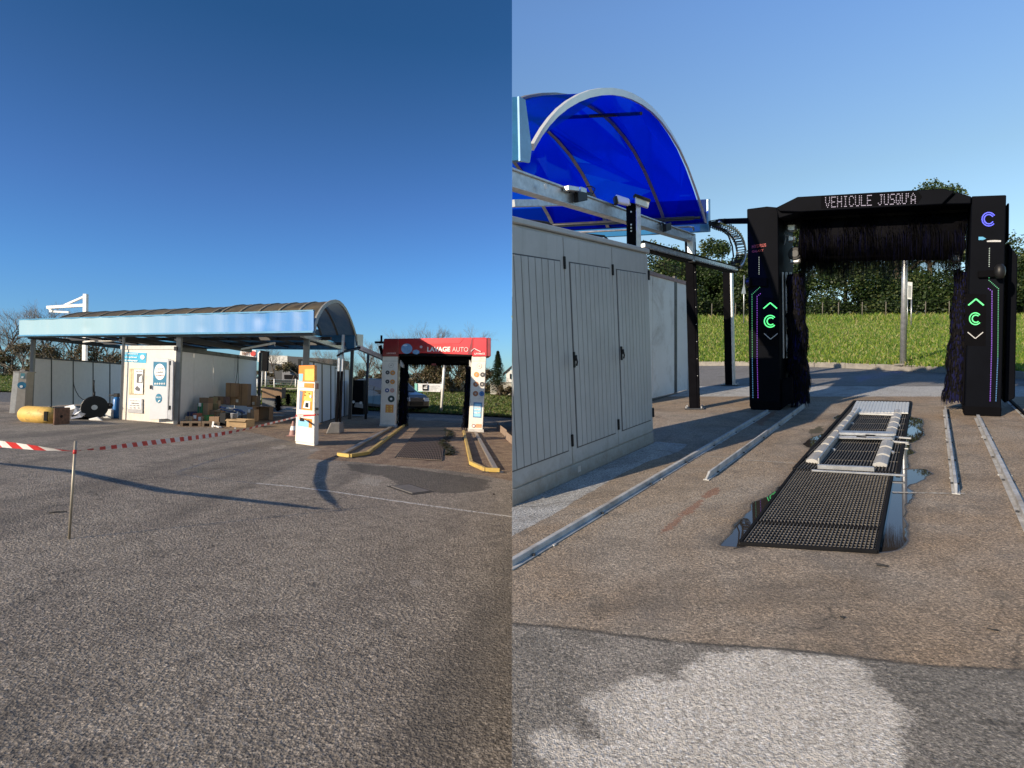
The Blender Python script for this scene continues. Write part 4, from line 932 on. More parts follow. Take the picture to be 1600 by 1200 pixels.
# ---------------- barrel-vault canopy
can = thing('canopy', LF.g(472, 678), 'long weathered barrel-vault wash canopy with a dented light blue front fascia', 'canopy')
def ffas(X, top): return 500 - (X - 30) * .0315 if top else 523.8 - (X - 30) * .0135
Xs = [30 + i * 5 for i in range(93)]
dents = [(137, 512, 10, .022), (317, 512, 12, .015), (408, 498, 16, .03), (418, 512, 7, -.014), (60, 510, 24, .012), (230, 508, 30, .012), (365, 505, 25, .012)]
b = MB(); b.smooth = True; L = []
for j in range(9):
    row = []
    for X in Xs:
        Y = ffas(X, 1) + (ffas(X, 0) - ffas(X, 1)) * j / 8
        o_ = .30 + .012 * math.sin(X * .21)
        for dx, dy, dr, da in dents: o_ -= da * math.exp(-((X - dx) ** 2 + (1.3 * (Y - dy)) ** 2) / dr ** 2)
        row.append(PF.pt(X, Y, o_))
    L.append(row)
b.loft(L, close=False, caps=False)
b.loft([[q - PF.nn * .03 for q in r] for r in (L[0], L[-1])], close=False, caps=False)
def fasm():
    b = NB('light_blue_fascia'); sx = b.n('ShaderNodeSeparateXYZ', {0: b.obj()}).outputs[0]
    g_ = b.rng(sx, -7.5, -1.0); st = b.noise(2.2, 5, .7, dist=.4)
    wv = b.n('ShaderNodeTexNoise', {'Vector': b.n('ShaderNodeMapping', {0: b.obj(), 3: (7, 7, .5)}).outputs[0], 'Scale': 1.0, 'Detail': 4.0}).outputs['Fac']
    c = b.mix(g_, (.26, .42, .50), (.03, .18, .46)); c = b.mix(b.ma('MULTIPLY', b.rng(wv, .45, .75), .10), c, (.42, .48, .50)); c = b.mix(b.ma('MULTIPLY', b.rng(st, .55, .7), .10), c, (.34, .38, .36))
    return b.bsdf(c, .5, 0, b.bump(wv, .08, .02))
FM = fasm()
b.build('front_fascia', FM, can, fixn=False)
b = MB(); b.bar(PF.pt(30, ffas(30, 0) + .8, .28), PF.pt(490.5, ffas(490, 0) + .8, .28), .08, .05, n); b.build('lower_trim', mat('trim_blue', (.06, .22, .38), .4), can)
b = MB(); b.bar(PF.pt(30, ffas(30, 1) - .3, .28), PF.pt(490.5, ffas(490, 1) - .3, .28), .06, .04, n); b.build('upper_trim', mat('trim_blue', (.06, .22, .38), .4), can)
EP = Pl(LF, LF.g(490, 680.3), TL)
rimL = [(491, 517), (493, 506), (496, 497), (500, 489), (505, 481.5), (511, 476), (517, 472.8), (524, 471.5), (530, 473.5), (535, 478), (540, 485), (544.5, 494), (548.5, 504), (552, 514), (555, 525), (556, 534)]
R3 = [EP.pt(*q) for q in rimL]
weath = NB('weathered_translucent_sheet'); 
_c = weath.mix(weath.rng(weath.noise(1.6, 6, .75, dist=.5), .35, .65), (.065, .046, .024), (.20, .155, .085)); _s = weath.n('ShaderNodeTexNoise', {'Vector': weath.n('ShaderNodeMapping', {0: weath.obj(), 3: (5, 1, 1)}).outputs[0], 'Scale': 1.5, 'Detail': 5.0}).outputs['Fac']
_c = weath.mix(weath.ma('MULTIPLY', weath.rng(_s, .5, .7), .6), _c, (.05, .05, .045))
_d = weath.n('ShaderNodeBsdfPrincipled', {'Base Color': _c, 'Roughness': .6}); _t = weath.n('ShaderNodeBsdfTranslucent', {'Color': (.30, .36, .36, 1)})
weath.t.links.new(weath.n('ShaderNodeMixShader', {0: .32, 1: _d.outputs[0], 2: _t.outputs[0]}).outputs[0], weath.out.inputs[0]); WM = weath.m
AL = -FL
def Lx(X, off=0): # distance along the front line from the right end to pixel column X
    return (EP.p - PF.pt(X, 600)).dot(FL)
LEN = Lx(31)
def vault(s0, s1, drop, nsh):
    for i in range(nsh):
        a = s0 + (s1 - s0) * i / nsh + .02; e = s0 + (s1 - s0) * (i + 1) / nsh - .02
        if drop == 0 and i == 2: segs = [R3[:11], R3[13:]]     # a sheet with a missing piece that lets the sky through
        else: segs = [R3]
        for sg in segs:
            b = MB(); b.smooth = True
            b.loft([[p + AL * (a + (e - a) * k / 2) - n * drop + n * (.02 if k == 1 else 0) for p in sg] for k in range(3)], close=False, caps=False); b.build('roof_sheet', WM, can, fixn=False)
def archL(off, w, h, name, m, drop=0):
    b = MB(); q = [p + AL * off - n * drop for p in R3]; c = sum(q, V()) / len(q); L = []
    for k, p in enumerate(q):
        d = (q[min(k + 1, len(q) - 1)] - q[max(0, k - 1)]).normalized(); o_ = d.cross(AL).normalized()
        if o_.dot(p - c) < 0: o_ = -o_
        L.append([p + o_ * h * .7 - AL * w / 2, p + o_ * h * .7 + AL * w / 2, p - o_ * h * .3 + AL * w / 2, p - o_ * h * .3 - AL * w / 2])
    b.loft(L); b.build(name, m, can)
s_mid = Lx(312)
vault(.02, s_mid - .15, 0, 5); vault(s_mid + .35, LEN - 1.1, .05, 7)
ribm = mat('pale_rib', (.20, .17, .12), .7)
archL(0, .06, .10, 'arch_rim', mat('grey_rim', (.32, .31, .28), .5, .3))
for k in range(1, 6): archL(.02 + (s_mid - .17) * k / 5, .07, .05, 'rib', ribm)
for k in range(0, 8): archL(s_mid + .35 + (LEN - 1.45 - s_mid) * k / 7, .07, .05, 'rib', ribm, .05)
# gutters, back fascia, underside framing
b = MB(); q = EP.pt(556, 545); b.prism([EP.pt(X, Y) for X, Y in [(554, 547), (557, 546.5), (557, 523), (554, 524)]], AL * (LEN + .5)); b.build('rear_fascia', mat('rear_fascia_blue', (.03, .16, .34), .4), can, bev=.004)
b = MB(); b.prism([EP.pt(X, Y) for X, Y in [(556, 522), (557, 540), (565, 543), (566, 523)]], FL * .06); b.build('fascia_end_cap', mat('cap_grey', (.36, .37, .38), .4), can)
b = MB(); b.prism([EP.pt(X, Y, .0) for X, Y in [(488, 518), (493, 516), (493, 524), (488, 525)]], AL * (LEN + .3)); b.build('gutter', M['darkgrey'], can)
def tb(pl_off_px, y0, y1, name='side_beam', w=.12, h=.16, ln=6.4):
    """beam from a front post top backwards along the lane"""
    p = PF.pt(pl_off_px, y0); b = MB(); b.bar(p, p + TL * ln, w, h, n); b.build(name, beamm, can)
tb(46, 526, 0); tb(189, 528, 0); tb(276, 528, 0)
p = PF.pt(472, 523); b = MB(); b.bar(p, p + TL * 6.4, .10, .14, n); b.build('side_beam', M['galv'], can)
for o_ in (2.1, 4.3):
    b = MB(); p = EP.pt(491, 519) + TL * o_; b.bar(p, p + AL * LEN, .07, .10, n); b.build('ceiling_purlin', beamm, can)
for i in range(1, 12):
    b = MB(); p = EP.pt(491, 519) + AL * (LEN * i / 12.5); b.bar(p, p + TL * 6.3, .05, .06, n); b.build('ceiling_tie', beamm, can)
pillar(can, 43.5, 49, 641, 525); pillar(can, 468.5, 477, 678, 522, mat('grey_green_post', (.09, .10, .105), .4, .3)); pillar(can, 543.5, 548.5, 655, 545, M['darkgrey'])
# fluorescent tube fittings
t = thing('tube_light', PF.pt(165, 533), 'white fluorescent batten under the roof between the left post and the payment room', 'lamp')
b = MB(); p, q = PF.pt(143, 532.5, -2.2), PF.pt(187, 531.5, -2.2); b.bar(p, q, .10, .08, n); b.build('batten', M['whitepaint'], t, bev=.01)
b = MB(); b.bar(PF.pt(131, 535, -2.3), PF.pt(144, 532.5, -2.2), .08, .06, n); b.build('bracket', M['whitepaint'], t)
t = thing('tube_light', PF.pt(420, 540), 'white fluorescent batten hanging slanted above the cardboard boxes', 'lamp')
b = MB(); b.bar(dep(378, 545.5, 19.5), dep(429, 536, 18.0), .07, .06, n); b.build('batten', M['whitepaint'], t, bev=.01)
b = MB(); b.tube([dep(428, 536.3, 18), dep(430, 541, 18)], .02, 5); b.build('bracket', M['galv'], t)
# ---------------- partition walls
def partition(label, X0, ydiv, top, bot, divs, m, bm, cap=True, name='partition_wall'):
    pl = Pl(LF, LF.g(X0, bot(X0)), TL); t = thing(name, pl.p, label, 'wall')
    for a, e in zip(divs, divs[1:]):
        lpan(pl, [(a + .1, bot(a) - 1.5), (e + .1, bot(e) - 1.5), (e + .1, top(e) + 1), (a + .1, top(a) + 1)], 0, .04, 'panel', m, t)
    for a in divs: lpan(pl, [(a - .5, bot(a)), (a + .9, bot(a)), (a + .9, top(a)), (a - .5, top(a))], .012, .07, 'upright', bm, t, bev=.002)
    lpan(pl, [(divs[0], top(divs[0]) + 1.6), (divs[-1], top(divs[-1]) + 1.6), (divs[-1], top(divs[-1]) - .4), (divs[0], top(divs[0]) - .4)], .02, .08, 'top_rail', bm, t, bev=.002)
    return t, pl
partition('white wash-bay partition of five panels in dark frames behind the yellow barrel', 50, 0, lambda X: 558 + (X - 51) * .072, lambda X: 637.5 - (X - 50) * .054, [50, 80.5, 114.5, 145.5, 171.8, 200], mat('panel_warm_white', (.80, .77, .73), .5, var=.04), beamm)  # one even warm white on all five panels
partition('long white panel partition behind the orange payment kiosk', 500, 0, lambda X: 562.5 + (X - 476) * .165, lambda X: 662 - (X - 500) * .31, [470, 479, 490.5, 503.5, 517, 529.5], mat('panel_blue_white', (.62, .65, .70), .45, var=.03), beamm)  # far end lengthened behind the mast to close a sunlit gap
partition('short white panel partition right of the silver double mast', 531, 0, lambda X: 575 + (X - 531) * .1, lambda X: 653 - (X - 531) * .26, [523.5, 530.5, 538, 546], mat('panel_blue_white', (.62, .65, .70), .45, var=.03), beamm)  # leftmost panel, hidden by the mast, added to block a sliver of sunlight
# ---------------- double mast with the machine's feed rail
ms = thing('mast', LF.g(527, 677), 'double silver and black mast on a dark concrete foot between the partitions', 'mast')
for X in (523, 528.2):
    p = LF.g(X, 677); q = LF.up(p, 580); r = LF.up(p, 523 if X > 525 else 547); b = MB(); w_ = p.y / FPX * 3.4
    b.box(p, V((w_, 0, 0)), V((0, w_, 0)), q - p); b.build('lower_tube', M['black'], ms)
    b = MB(); b.box(q + n * .002, V((w_, 0, 0)), V((0, w_, 0)), r - q); b.build('upper_tube', M['galv'], ms)
b = MB(); p = LF.g(509, 678); w_ = LF.g(531, 678) - p; b.loft([[p, p + w_, p + w_ + TL * .7, p + TL * .7], [p + w_ * .3 + n * .32, p + w_ * .98 + n * .32, p + w_ * .98 + TL * .5 + n * .32, p + w_ * .3 + TL * .5 + n * .32]]); b.build('foot', M['concrete'], ms, bev=.02)
b = MB(); b.tube([dep(527, 556, 16.3), dep(537, 550, 16.6), dep(560, 545, 18)], .03, 6); b.build('feed_hose', M['rubber'], ms)
fr = thing('overhead_rail', dep(560, 545, 18), 'dark feed rail on a thin post running from the canopy to the red wash machine', 'rail')
b = MB(); b.bar(dep(560, 543, 19), dep(600, 560, 20), .16, .14, n); b.build('beam', M['galv'], fr)
b = MB(); b.bar(dep(540, 549, 17.5), dep(562, 543, 19), .08, .06, n); b.build('beam', M['black'], fr)
b = MB(); p = LF.g(571.5, 655); b.tube([p, LF.up(p, 549)], .055, 6); b.build('post', M['darkgrey'], fr)
b = MB(); b.bar(dep(586, 535, 20), dep(599, 535, 20), .1, .07, n); b.bar(dep(594, 540, 20), dep(597.5, 555, 20), .10, .09, V((0, 1, 0))); b.bar(dep(596, 524, 20), dep(596, 537, 20), .06, .06, V((0, 1, 0))); b.build('bracket', M['black'], fr)
# ---------------- white steel gantry mast above the roof
p = LF.g(132, 630); t = thing('crane_mast', p * 1.6, 'white steel mast with a triangular side arm rising behind the canopy roof', 'mast')
D = 28.0
b = MB(); b.bar(dep(131.5, 632, D), dep(134, 459.5, D), .16, .16, V((0, 1, 0))); b.build('post', M['whitepaint'], t)
for a, e, w_ in (((74, 480.5), (132, 477), .14), ((101, 477), (131.5, 463.5), .09), ((78, 486.5), (108, 488), .09), ((75, 480), (82, 487), .09)):
    b = MB(); b.bar(dep(*a, D + (0 if a[1] < 484 else .7)), dep(*e, D + (0 if a[1] < 484 else .7)), w_, w_, n); b.build('arm', M['whitepaint'], t)
# ---------------- payment kiosk (orange header)
kp = LF.g(462, 693); kq = LF.g(491.5, 697); KP = Pl(LF, kp, kq - kp)
kio = thing('payment_kiosk', (kp + kq) / 2, 'tall white payment kiosk with orange header standing in front of the canopy', 'kiosk')
kw = mat('kiosk_cream', (.74, .70, .62), .42, var=.04, dirt=(.6, .55, .47)); org = mat('orange_print', (.72, .24, .03), .4, var=.15); yel = mat('yellow_print', (.74, .48, .10), .45, var=.1)
depv = TL * .42
def kpan(px, off, thick, name, m, bev=.006, ext=None, parent=None):
    b = MB(); b.prism([KP.pt(X, Y, off) for X, Y in px], ext or (-KP.nn * thick)); return b.build(name, m, parent or kio, bev=bev)
kpan([(461, 689.5), (490.8, 693.5), (492, 595), (465, 593.5)], 0, 0, 'cabinet', kw, ext=depv)
kpan([(461.8, 694), (491, 698), (491, 693), (462, 689)], -.02, 0, 'plinth', kw, ext=depv * .95)
kpan([(466.5, 596), (491.5, 597), (491.5, 570.5), (467, 571)], .01, 0, 'header', org, ext=TL * .22)
kpan([(476, 594.5), (490.8, 595), (490.8, 576), (476, 577)], .014, .003, 'header_print', yel, 0)
kpan([(467, 595.5), (472.5, 596), (473.5, 584), (467, 584)], .014, .003, 'header_print', mat('sky_print', (.25, .55, .75), .45), 0)
kpan([(466.6, 604.8), (489.5, 606.5), (490, 599), (467, 598)], .012, .003, 'strip', org, 0)
kpan([(467, 604.5), (475, 605), (475.3, 598.6), (467.2, 598.3)], .016, .003, 'strip', wprint, 0)
kpan([(465.6, 641), (490, 644), (491, 609.5), (467, 608)], .006, .012, 'recess_frame', kw, .003)
kpan([(467, 639.5), (488, 641.6), (489, 611), (468, 610)], .008, .004, 'front_panel', org, 0)
kpan([(467, 639.5), (470.5, 640), (473, 612), (468.2, 610.5)], .013, .004, 'front_panel', mat('blue_grey_print', (.15, .20, .30), .5), 0)
kpan([(474, 626), (487, 628), (488, 612), (477, 611)], .013, .006, 'slot_plate', yel, .002)
kpan([(473, 637.5), (484, 639), (484.5, 627), (476, 626)], .018, .01, 'keypad', wprint, .003)
kpan([(476.5, 636), (481.5, 636.8), (481.8, 629.5), (477.5, 629)], .024, .004, 'screen', M['plastic'], 0)
b = MB(); b.disc(KP.pt(485.5, 619.5, .02), KP.d, n, .035, KP.nn * .008, 14); b.build('coin_slot', wprint, kio)
for X, Y in ((477, 612.5), (476.5, 617.5), (483, 615)): b = MB(); b.disc(KP.pt(X, Y, .022), KP.d, n, .014, KP.nn * .006, 8); b.build('button', M['plastic'], kio)
kpan([(464.8, 665.5), (487, 668.5), (487.5, 655), (468, 652.5)], .006, .003, 'poster', org, 0)
kpan([(465, 665.3), (482, 667.7), (482.5, 657.5), (466, 655)], .010, .003, 'poster', mat('sky_print', (.25, .55, .75), .45), 0)
kpan([(468, 658), (476, 658.6), (474, 653.4), (469, 652.8)], .013, .003, 'poster', M['plastic'], 0)
KS = Pl(LF, kq, TL)
def kside(px, m, name):
    b = MB(); b.prism([KS.pt(X, Y, .008) for X, Y in px], -KS.nn * .01); b.build(name, m, kio)
kside([(494.4, 608), (498, 608), (498, 599), (494.4, 598.5)], mat('brown_label', (.22, .12, .11), .5), 'side_label'); kside([(493.8, 641), (497.8, 641), (497.8, 637), (493.8, 637)], M['darkgrey'], 'lock')
for X in (492.5, 496.5): kside([(X, 649), (X + 1.3, 649), (X + 1.3, 646.5), (X, 646.5)], mat('tape_red', (.55, .03, .03), .5), 'tape_end')
# ---------------- small terminal at the far left
p = LF.g(15, 645.5); q = LF.g(37.5, 645.7); SP = Pl(LF, p, q - p)
t = thing('vacuum_terminal', p, 'beige metal self-service vacuum terminal with round blue sticker at the far left post', 'terminal')
bm2 = mat('beige_metal', (.42, .36, .30), .4, .3, var=.1)
def tpan(px, off, m, name, ext=None, bev=.004):
    b = MB(); b.prism([SP.pt(X, Y, off) for X, Y in px], ext or (-SP.nn * .004)); return b.build(name, m, t, bev=bev)
tpan([(14.5, 645.5), (23, 646), (30, 581), (21, 580.5)], 0, mat('cream_metal', (.66, .62, .55), .4), 'side_plate', TL * .35); tpan([(23, 646), (37.5, 646), (42, 582), (30, 581)], 0, bm2, 'front_plate', TL * .35)
tpan([(20, 581.3), (43.5, 582.6), (43.5, 580.8), (20, 579.4)], .01, bm2, 'lid', TL * .4)
b = MB(); b.disc(SP.pt(34, 602, .012), SP.d, n, .12, -SP.nn * .004, 18); b.build('sticker', teal, t)
b = MB(); b.disc(SP.pt(33.2, 604, .02), SP.d, n, .045, -SP.nn * .004, 8); b.build('sticker_mark', wprint, t)
tpan([(31.5, 591), (38, 591.5), (39, 583.5), (32.5, 583)], .01, mat('teal_label', (.10, .28, .32), .5), 'label', bev=0); tpan([(33, 590.5), (36.5, 590.7), (37, 588), (33.4, 588)], .018, wprint, 'label', bev=0)
b = MB(); b.cbox(SP.pt(38, 578.6, -.1), V((.18, 0, 0)), V((0, .15, 0)), V((0, 0, .05))); b.build('button_box', M['darkgrey'], t)
# ---------------- yellow barrel post lying down with its rusty plate
yb = thing('yellow_barrel', LF.g(75, 661), 'toppled chipped yellow steel barrel column with a square rusty end plate', 'barrel')
D0 = LF.g(75, 662).y
ym = mat('chipped_yellow', (.66, .42, .10), .55, var=.12, sc=4, dirt=(.20, .12, .07), dsc=5, bump=.2)
a_ = dep(39.5, 647, D0 + .45); e_ = dep(87, 650, D0 + .1); ax = (e_ - a_).normalized(); R_ = 13.6 / FPX * D0
b = MB(); b.smooth = True; u_ = ax.cross(n).normalized(); w_ = ax.cross(u_).normalized(); rings = []
for f, r in ((0, .80), (.02, .95), (.06, 1), (.5, 1.0), (.78, 1), (.80, .93), (1, .93)):
    c = a_ + (e_ - a_) * f; rings.append([c + (u_ * math.cos(k) + w_ * math.sin(k)) * R_ * r for k in [2 * math.pi * i / 24 for i in range(24)]])
b.loft(rings); b.build('drum', ym, yb)
pc = dep(97.5, 650.5, D0 - .05); hn = n * (27 / FPX * D0) ; wd = (dep(110, 650, D0 + .25) - dep(86, 651, D0 - .3)); 
b = MB(); b.box(pc - hn / 2 - wd / 2, wd, ax * -.05, hn); b.build('end_plate', M['rust'], yb, bev=.005)
b = MB(); b.disc(pc + V((0, -.02, 0)) - ax * .0, wd.normalized(), n, .04, V((.01, -.035, 0)), 10); b.build('hub_hole', M['blackmatte'], yb)
cutc = a_ + (e_ - a_) * .84 + V((0, -R_ * .80, 0)); b = MB(); b.box(cutc - n * .13, ax * .13, V((0, -.05, 0)), n * .26); b.build('access_hatch', M['blackmatte'], yb)
b = MB(); b.tube([a_ - ax * .02 - n * R_ * .6, a_ + ax * .2 - n * R_ * .98, a_ + ax * 1.0 - n * R_ * .98], .02, 6); b.build('hose', M['rubber'], yb)
# ---------------- scrap pile
def at(X, Y, Yg, h=None): g_ = LF.g(X, Yg); return dep(X, Y, g_.y)
t = thing('hose_reel', at(150, 655, 656), 'upright black hose reel with silver hub standing in the scrap pile', 'hose reel')
c = at(148, 636.5, 655.5); b = MB(); b.disc(c, V((.8, .6, 0)), n, .36, V((-.05, .07, 0)), 22); b.build('flange', M['plastic'], t, bev=.01)
c2 = c + V((-.14, .18, 0)); b = MB(); b.disc(c2, V((.8, .6, 0)), n, .36, V((-.03, .04, 0)), 22); b.build('flange', M['plastic'], t, bev=.01)
b = MB(); rg = random.Random(3)
for k in range(5):
    r = .16 + k * .035; cc = c + (c2 - c) * (.2 + .15 * k); b.tube([cc + (V((.8, .6, 0)) * math.cos(q) + n * math.sin(q)) * r for q in [2 * math.pi * i / 24 for i in range(25)]], .022, 5)
b.build('coiled_hose', M['rubber'], t)
b = MB(); b.disc(c + V((.01, -.02, 0)), V((.8, .6, 0)), n, .08, V((-.02, .02, 0)), 12); b.build('hub', M['galv'], t)
b = MB(); b.tube([at(147, 617, 655), at(146.5, 600, 655), at(147, 594, 655)], .02, 6); b.tube([at(147, 612, 655), at(147, 622, 655)], .035, 6); b.build('lance', M['plastic'], t)
t = thing('hose', at(125, 620, 652), 'thin black hose hanging in a curve on the white partition above the scrap pile', 'hose')
b = MB(); b.tube([at(X, Y, 650) for X, Y in [(114, 588), (115, 600), (118, 610), (123, 619), (129, 624), (136, 625.5), (141, 622)]], .012, 5); b.build('tube', M['rubber'], t)
t = thing('white_canister', at(167, 650, 654), 'white plastic canister standing between the hose reel and the blue cylinder', 'canister')
b = MB(); p = LF.g(160, 653.5); b.box(p, LF.g(174.5, 654) - p, TL * .25, n * .30); b.build('body', M['litter'], t, bev=.03)
b = MB(); b.disc(p + V((.1, .1, .27)), V((1, 0, 0)), V((0, 1, 0)), .05, V((0, 0, .08)), 10); b.build('cap', M['plastic'], t); b = MB(); b.disc(p + V((.06, -.004, .16)), V((1, 0, 0)), V((0, 0, 1)), .03, V((0, .01, 0)), 8); b.disc(p + V((.06, -.004, .08)), V((1, 0, 0)), V((0, 0, 1)), .03, V((0, .01, 0)), 8); b.build('marking', M['plastic'], t)
t = thing('water_softener', at(181, 650, 654), 'slim blue cylinder with black valve head beside the payment room wall', 'cylinder')
p = LF.g(181, 653.5); b = MB(); b.smooth = True; b.loft([[p + n * h_ + V((math.cos(k), math.sin(k), 0)) * r for k in [2 * math.pi * i / 14 for i in range(14)]] for h_, r in ((0, .08), (.05, .10), (.62, .10), (.70, .06))]); b.build('tank', mat('blue_tank', (.03, .16, .42), .35), t)
b = MB(); b.cbox(p + n * .76, V((.14, 0, 0)), V((0, .12, 0)), V((0, 0, .12))); b.tube([p + n * .76 + V((-.26, 0, 0)), p + n * .76], .025, 6); b.build('valve', M['plastic'], t, bev=.01)
t = thing('white_tube', at(177, 650, 654), 'narrow white plastic tube leaning between the canister and the blue cylinder', 'tube'); b = MB(); p = LF.g(177.3, 652); b.tube([p, p + n * .45], .028, 8); b.build('tube', M['litter'], t)
rg = random.Random(11)
scr = [('crumpled_sheet', 'crumpled silver sheet metal heaped between the yellow barrel and the hose reel', [(110, 655), (117, 637), (132, 641), (128, 652)], M['galv']),
       ('plastic_cover', 'curved grey plastic cover lying on the heap left of the hose reel', [(124, 646), (138, 634), (143, 640), (130, 650)], mat('light_grey_plastic', (.42, .41, .40), .4)),
       ('bent_bar', 'dark bent metal frame sticking out at the front of the scrap pile', [(112, 660), (126, 645), (129, 646), (116, 661)], M['black']),
       ('metal_trim', 'long pale bent trim lying in front of the hose reel', [(138, 655), (152, 652), (160, 658), (145, 660)], M['alu']),
       ('torn_cover', 'white torn cover lying at the top of the scrap pile beside the barrel plate', [(100, 636), (115, 633), (120, 638), (108, 641)], M['litter'])]
for nm, lb, px, m in scr:
    D1 = LF.g(130, 656).y + rg.uniform(-.2, .2); b = MB(); c0 = [dep(X, Y, D1 + (.4 if Y < 645 else 0)) for X, Y in px]
    b.prism(c0, V((0, .03, .0)) + n * .02); o = b.build(nm, m, None, bev=.006); tag(o, lb, 'scrap')
for k, (nm, lb, pts, r, m) in enumerate([('cable', 'tangled thin black cables spilling over the scrap pile', [(112, 648), (120, 655), (130, 650), (142, 657), (150, 652), (160, 659)], .016, M['rubber']),
        ('cable', 'grey ribbed hose looping on the ground before the hose reel', [(126, 659), (135, 650), (143, 646), (150, 658), (158, 656)], .022, M['darkgrey']),
        ('pipe', 'bright steel pipe lying across the scrap pile towards the barrel', [(113, 651), (127, 642), (141, 633)], .028, M['galv']),
        ('cable', 'white cable drooping over the top of the scrap pile', [(125, 640), (131, 626), (137, 628), (143, 624)], .012, M['litter'])]):
    b = MB(); b.tube([at(X, Y, 655) for X, Y in pts], r, 6); tag(b.build(nm, m, None), lb, nm)
for X, Y, s_, lb in ((121, 652, .18, 'small black motor block at the left of the scrap pile'), (136, 654, .14, 'dark valve block in the middle of the scrap pile'), (168, 634, .16, 'greyish pump part lying on the white canister')):
    c = at(X, Y, 655); b = MB(); b.cbox(c, V((s_ * 1.4, .05, 0)), V((-.04, s_, 0)), V((0, 0, s_))); b.cur = 0; b.tube([c + V((-s_ * .7, 0, 0)), c + V((s_ * 1.2, -.05, .02))], s_ * .35, 10); tag(b.build('machine_part', M['plastic'], None, bev=.02), lb, 'machine part')
# ---------------- cartons and pallets along the room's side wall
def carton(X0, X1, Yt, Yb, Yg, label, m=M['card'], turn=.0, depth=.3, open_=False, name='cardboard_box', tape=True, lab=None, cat='box'):
    xm = (X0 + X1) / 2; g_ = LF.g(xm, Yg); D_ = g_.y; c = dep(xm, Yb, D_); w_ = (X1 - X0) / FPX * D_; h_ = (Yb - Yt) / FPX * D_
    ca, sa = math.cos(turn), math.sin(turn); u_ = (V((ca, sa, 0)) - n * n.dot(V((ca, sa, 0)))).normalized(); v_ = n.cross(u_)
    if v_.y < 0: v_ = -v_
    wv_ = w_ * (1.0 if abs(turn) < .2 else .85)
    t = thing(name, c, label, cat); o_ = c - u_ * wv_ / 2
    if open_:
        th = .008; b = MB(); b.box(o_, u_ * wv_, v_ * th, n * h_) if open_ == 'top' else None
        b.box(o_, u_ * th, v_ * depth, n * h_); b.box(o_ + u_ * (wv_ - th), u_ * th, v_ * depth, n * h_); b.box(o_ + v_ * (depth - th), u_ * wv_, v_ * th, n * h_); b.box(o_, u_ * wv_, v_ * depth, n * th)
        if open_ != 'top': b.box(o_ + n * (h_ - th), u_ * wv_, v_ * depth, n * th)
        b.build('body', m, t)
        b = MB()
        if open_ == 'top': b.box(o_ + n * h_, u_ * wv_, -v_ * .08 + n * -.05, n * th)
        else: b.box(o_, -u_ * .04 - v_ * .12, n * h_, u_ * th)
        b.build('flap', m, t)
    else:
        b = MB(); b.box(o_, u_ * wv_, v_ * depth, n * h_); b.build('body', m, t, bev=.006)
        if tape:
            b = MB(); b.box(o_ + u_ * (wv_ * .44) - v_ * .002, u_ * wv_ * .10, v_ * .001, n * h_); b.build('seam', M['cardd'], t)
        if lab: b = MB(); b.box(o_ + u_ * (wv_ * lab[0]) - v_ * .004 + n * h_ * lab[1], u_ * .09, v_ * .002, n * .11); b.build('label_sheet', M['litter'], t)
    return t
carton(352, 367, 598.5, 620, 655, 'tall plain carton standing at the top left of the stack against the wall', turn=.0)
carton(367.5, 386, 599.5, 634, 654.5, 'tallest brown carton in the middle of the stack, white label near its foot', turn=.05, lab=(.05, .15))
carton(353, 367, 620, 633, 654, 'squat lighter carton directly under the tall plain one', mat('cardboard_light', (.42, .28, .17), .85))
carton(334, 343, 619.5, 632, 656, 'dark open carton at the left of the upper row', M['cardd'], open_='top')
carton(343.5, 352.5, 620, 632, 655.5, 'purplish brown carton beside the dark open one', mat('cardboard_purple', (.19, .13, .12), .85))
carton(385.5, 400.5, 618, 636, 653, 'carton with a white tape stripe at the right end of the upper row', lab=(.55, .2))
carton(385, 397, 640, 659, 660, 'carton with printed dark marks standing on the ground at the right of the heap', turn=-.1, lab=(.1, .75))
carton(398, 420, 635.5, 657, 656.5, 'large carton on its side with a black open mouth, right end of the heap', open_='front', depth=.45, turn=.1)
carton(353, 385, 655.5, 668, 667.5, 'long low open tray carton lying nearest the camera', mat('cardboard_tan', (.38, .26, .14), .85), open_='top', depth=.5, turn=-.05)
carton(308, 314.5, 630, 650, 661, 'tall narrow green carton on the left pallet', M['green'], lab=(.2, .75), cat='box')
carton(315, 324.5, 630, 649, 661, 'plain brown carton between the green ones', tape=False)
carton(311, 325.5, 621.5, 630, 660.5, 'flat dark carton lying on top of the green and brown cartons', M['cardd'])
carton(326, 333, 620, 631, 659.5, 'small olive carton with a white corner at the top of the left stack', mat('carton_olive', (.22, .19, .10), .8), lab=(.3, .3))
carton(330.5, 336.5, 628, 633, 658, 'little dark green packet under the white sheet', M['green'])
carton(326, 333.5, 631, 641, 660, 'crumpled olive carton in the middle of the left stack', mat('carton_olive2', (.15, .14, .07), .8))
carton(336, 343, 626, 639, 659, 'torn pale carton leaning on the left stack', mat('cardboard_light', (.42, .28, .17), .85), turn=.3, depth=.2)
carton(317, 326, 649, 661, 663, 'bright green carton on the pallet at the bottom of the left stack', mat('bright_green_carton', (.05, .22, .05), .7))
carton(308, 317, 650, 660, 663, 'brown carton with two white stickers on the pallet below the narrow green one', M['card'], lab=(.1, .3))
carton(289, 300, 651, 659.5, 663, 'wide low carton at the left end of the pallet', mat('cardboard_light', (.42, .28, .17), .85))
carton(300.5, 307.5, 646, 659.5, 663, 'reddish carton with a white spot on the left pallet', mat('carton_red', (.32, .10, .06), .75), lab=(.2, .4))
carton(292, 301, 643.5, 651, 661.5, 'dark navy packet on the wide low carton', mat('carton_navy', (.02, .03, .10), .6))
carton(326.5, 335, 641, 651, 661, 'brown carton with black print at the right of the left stack', M['cardd'])
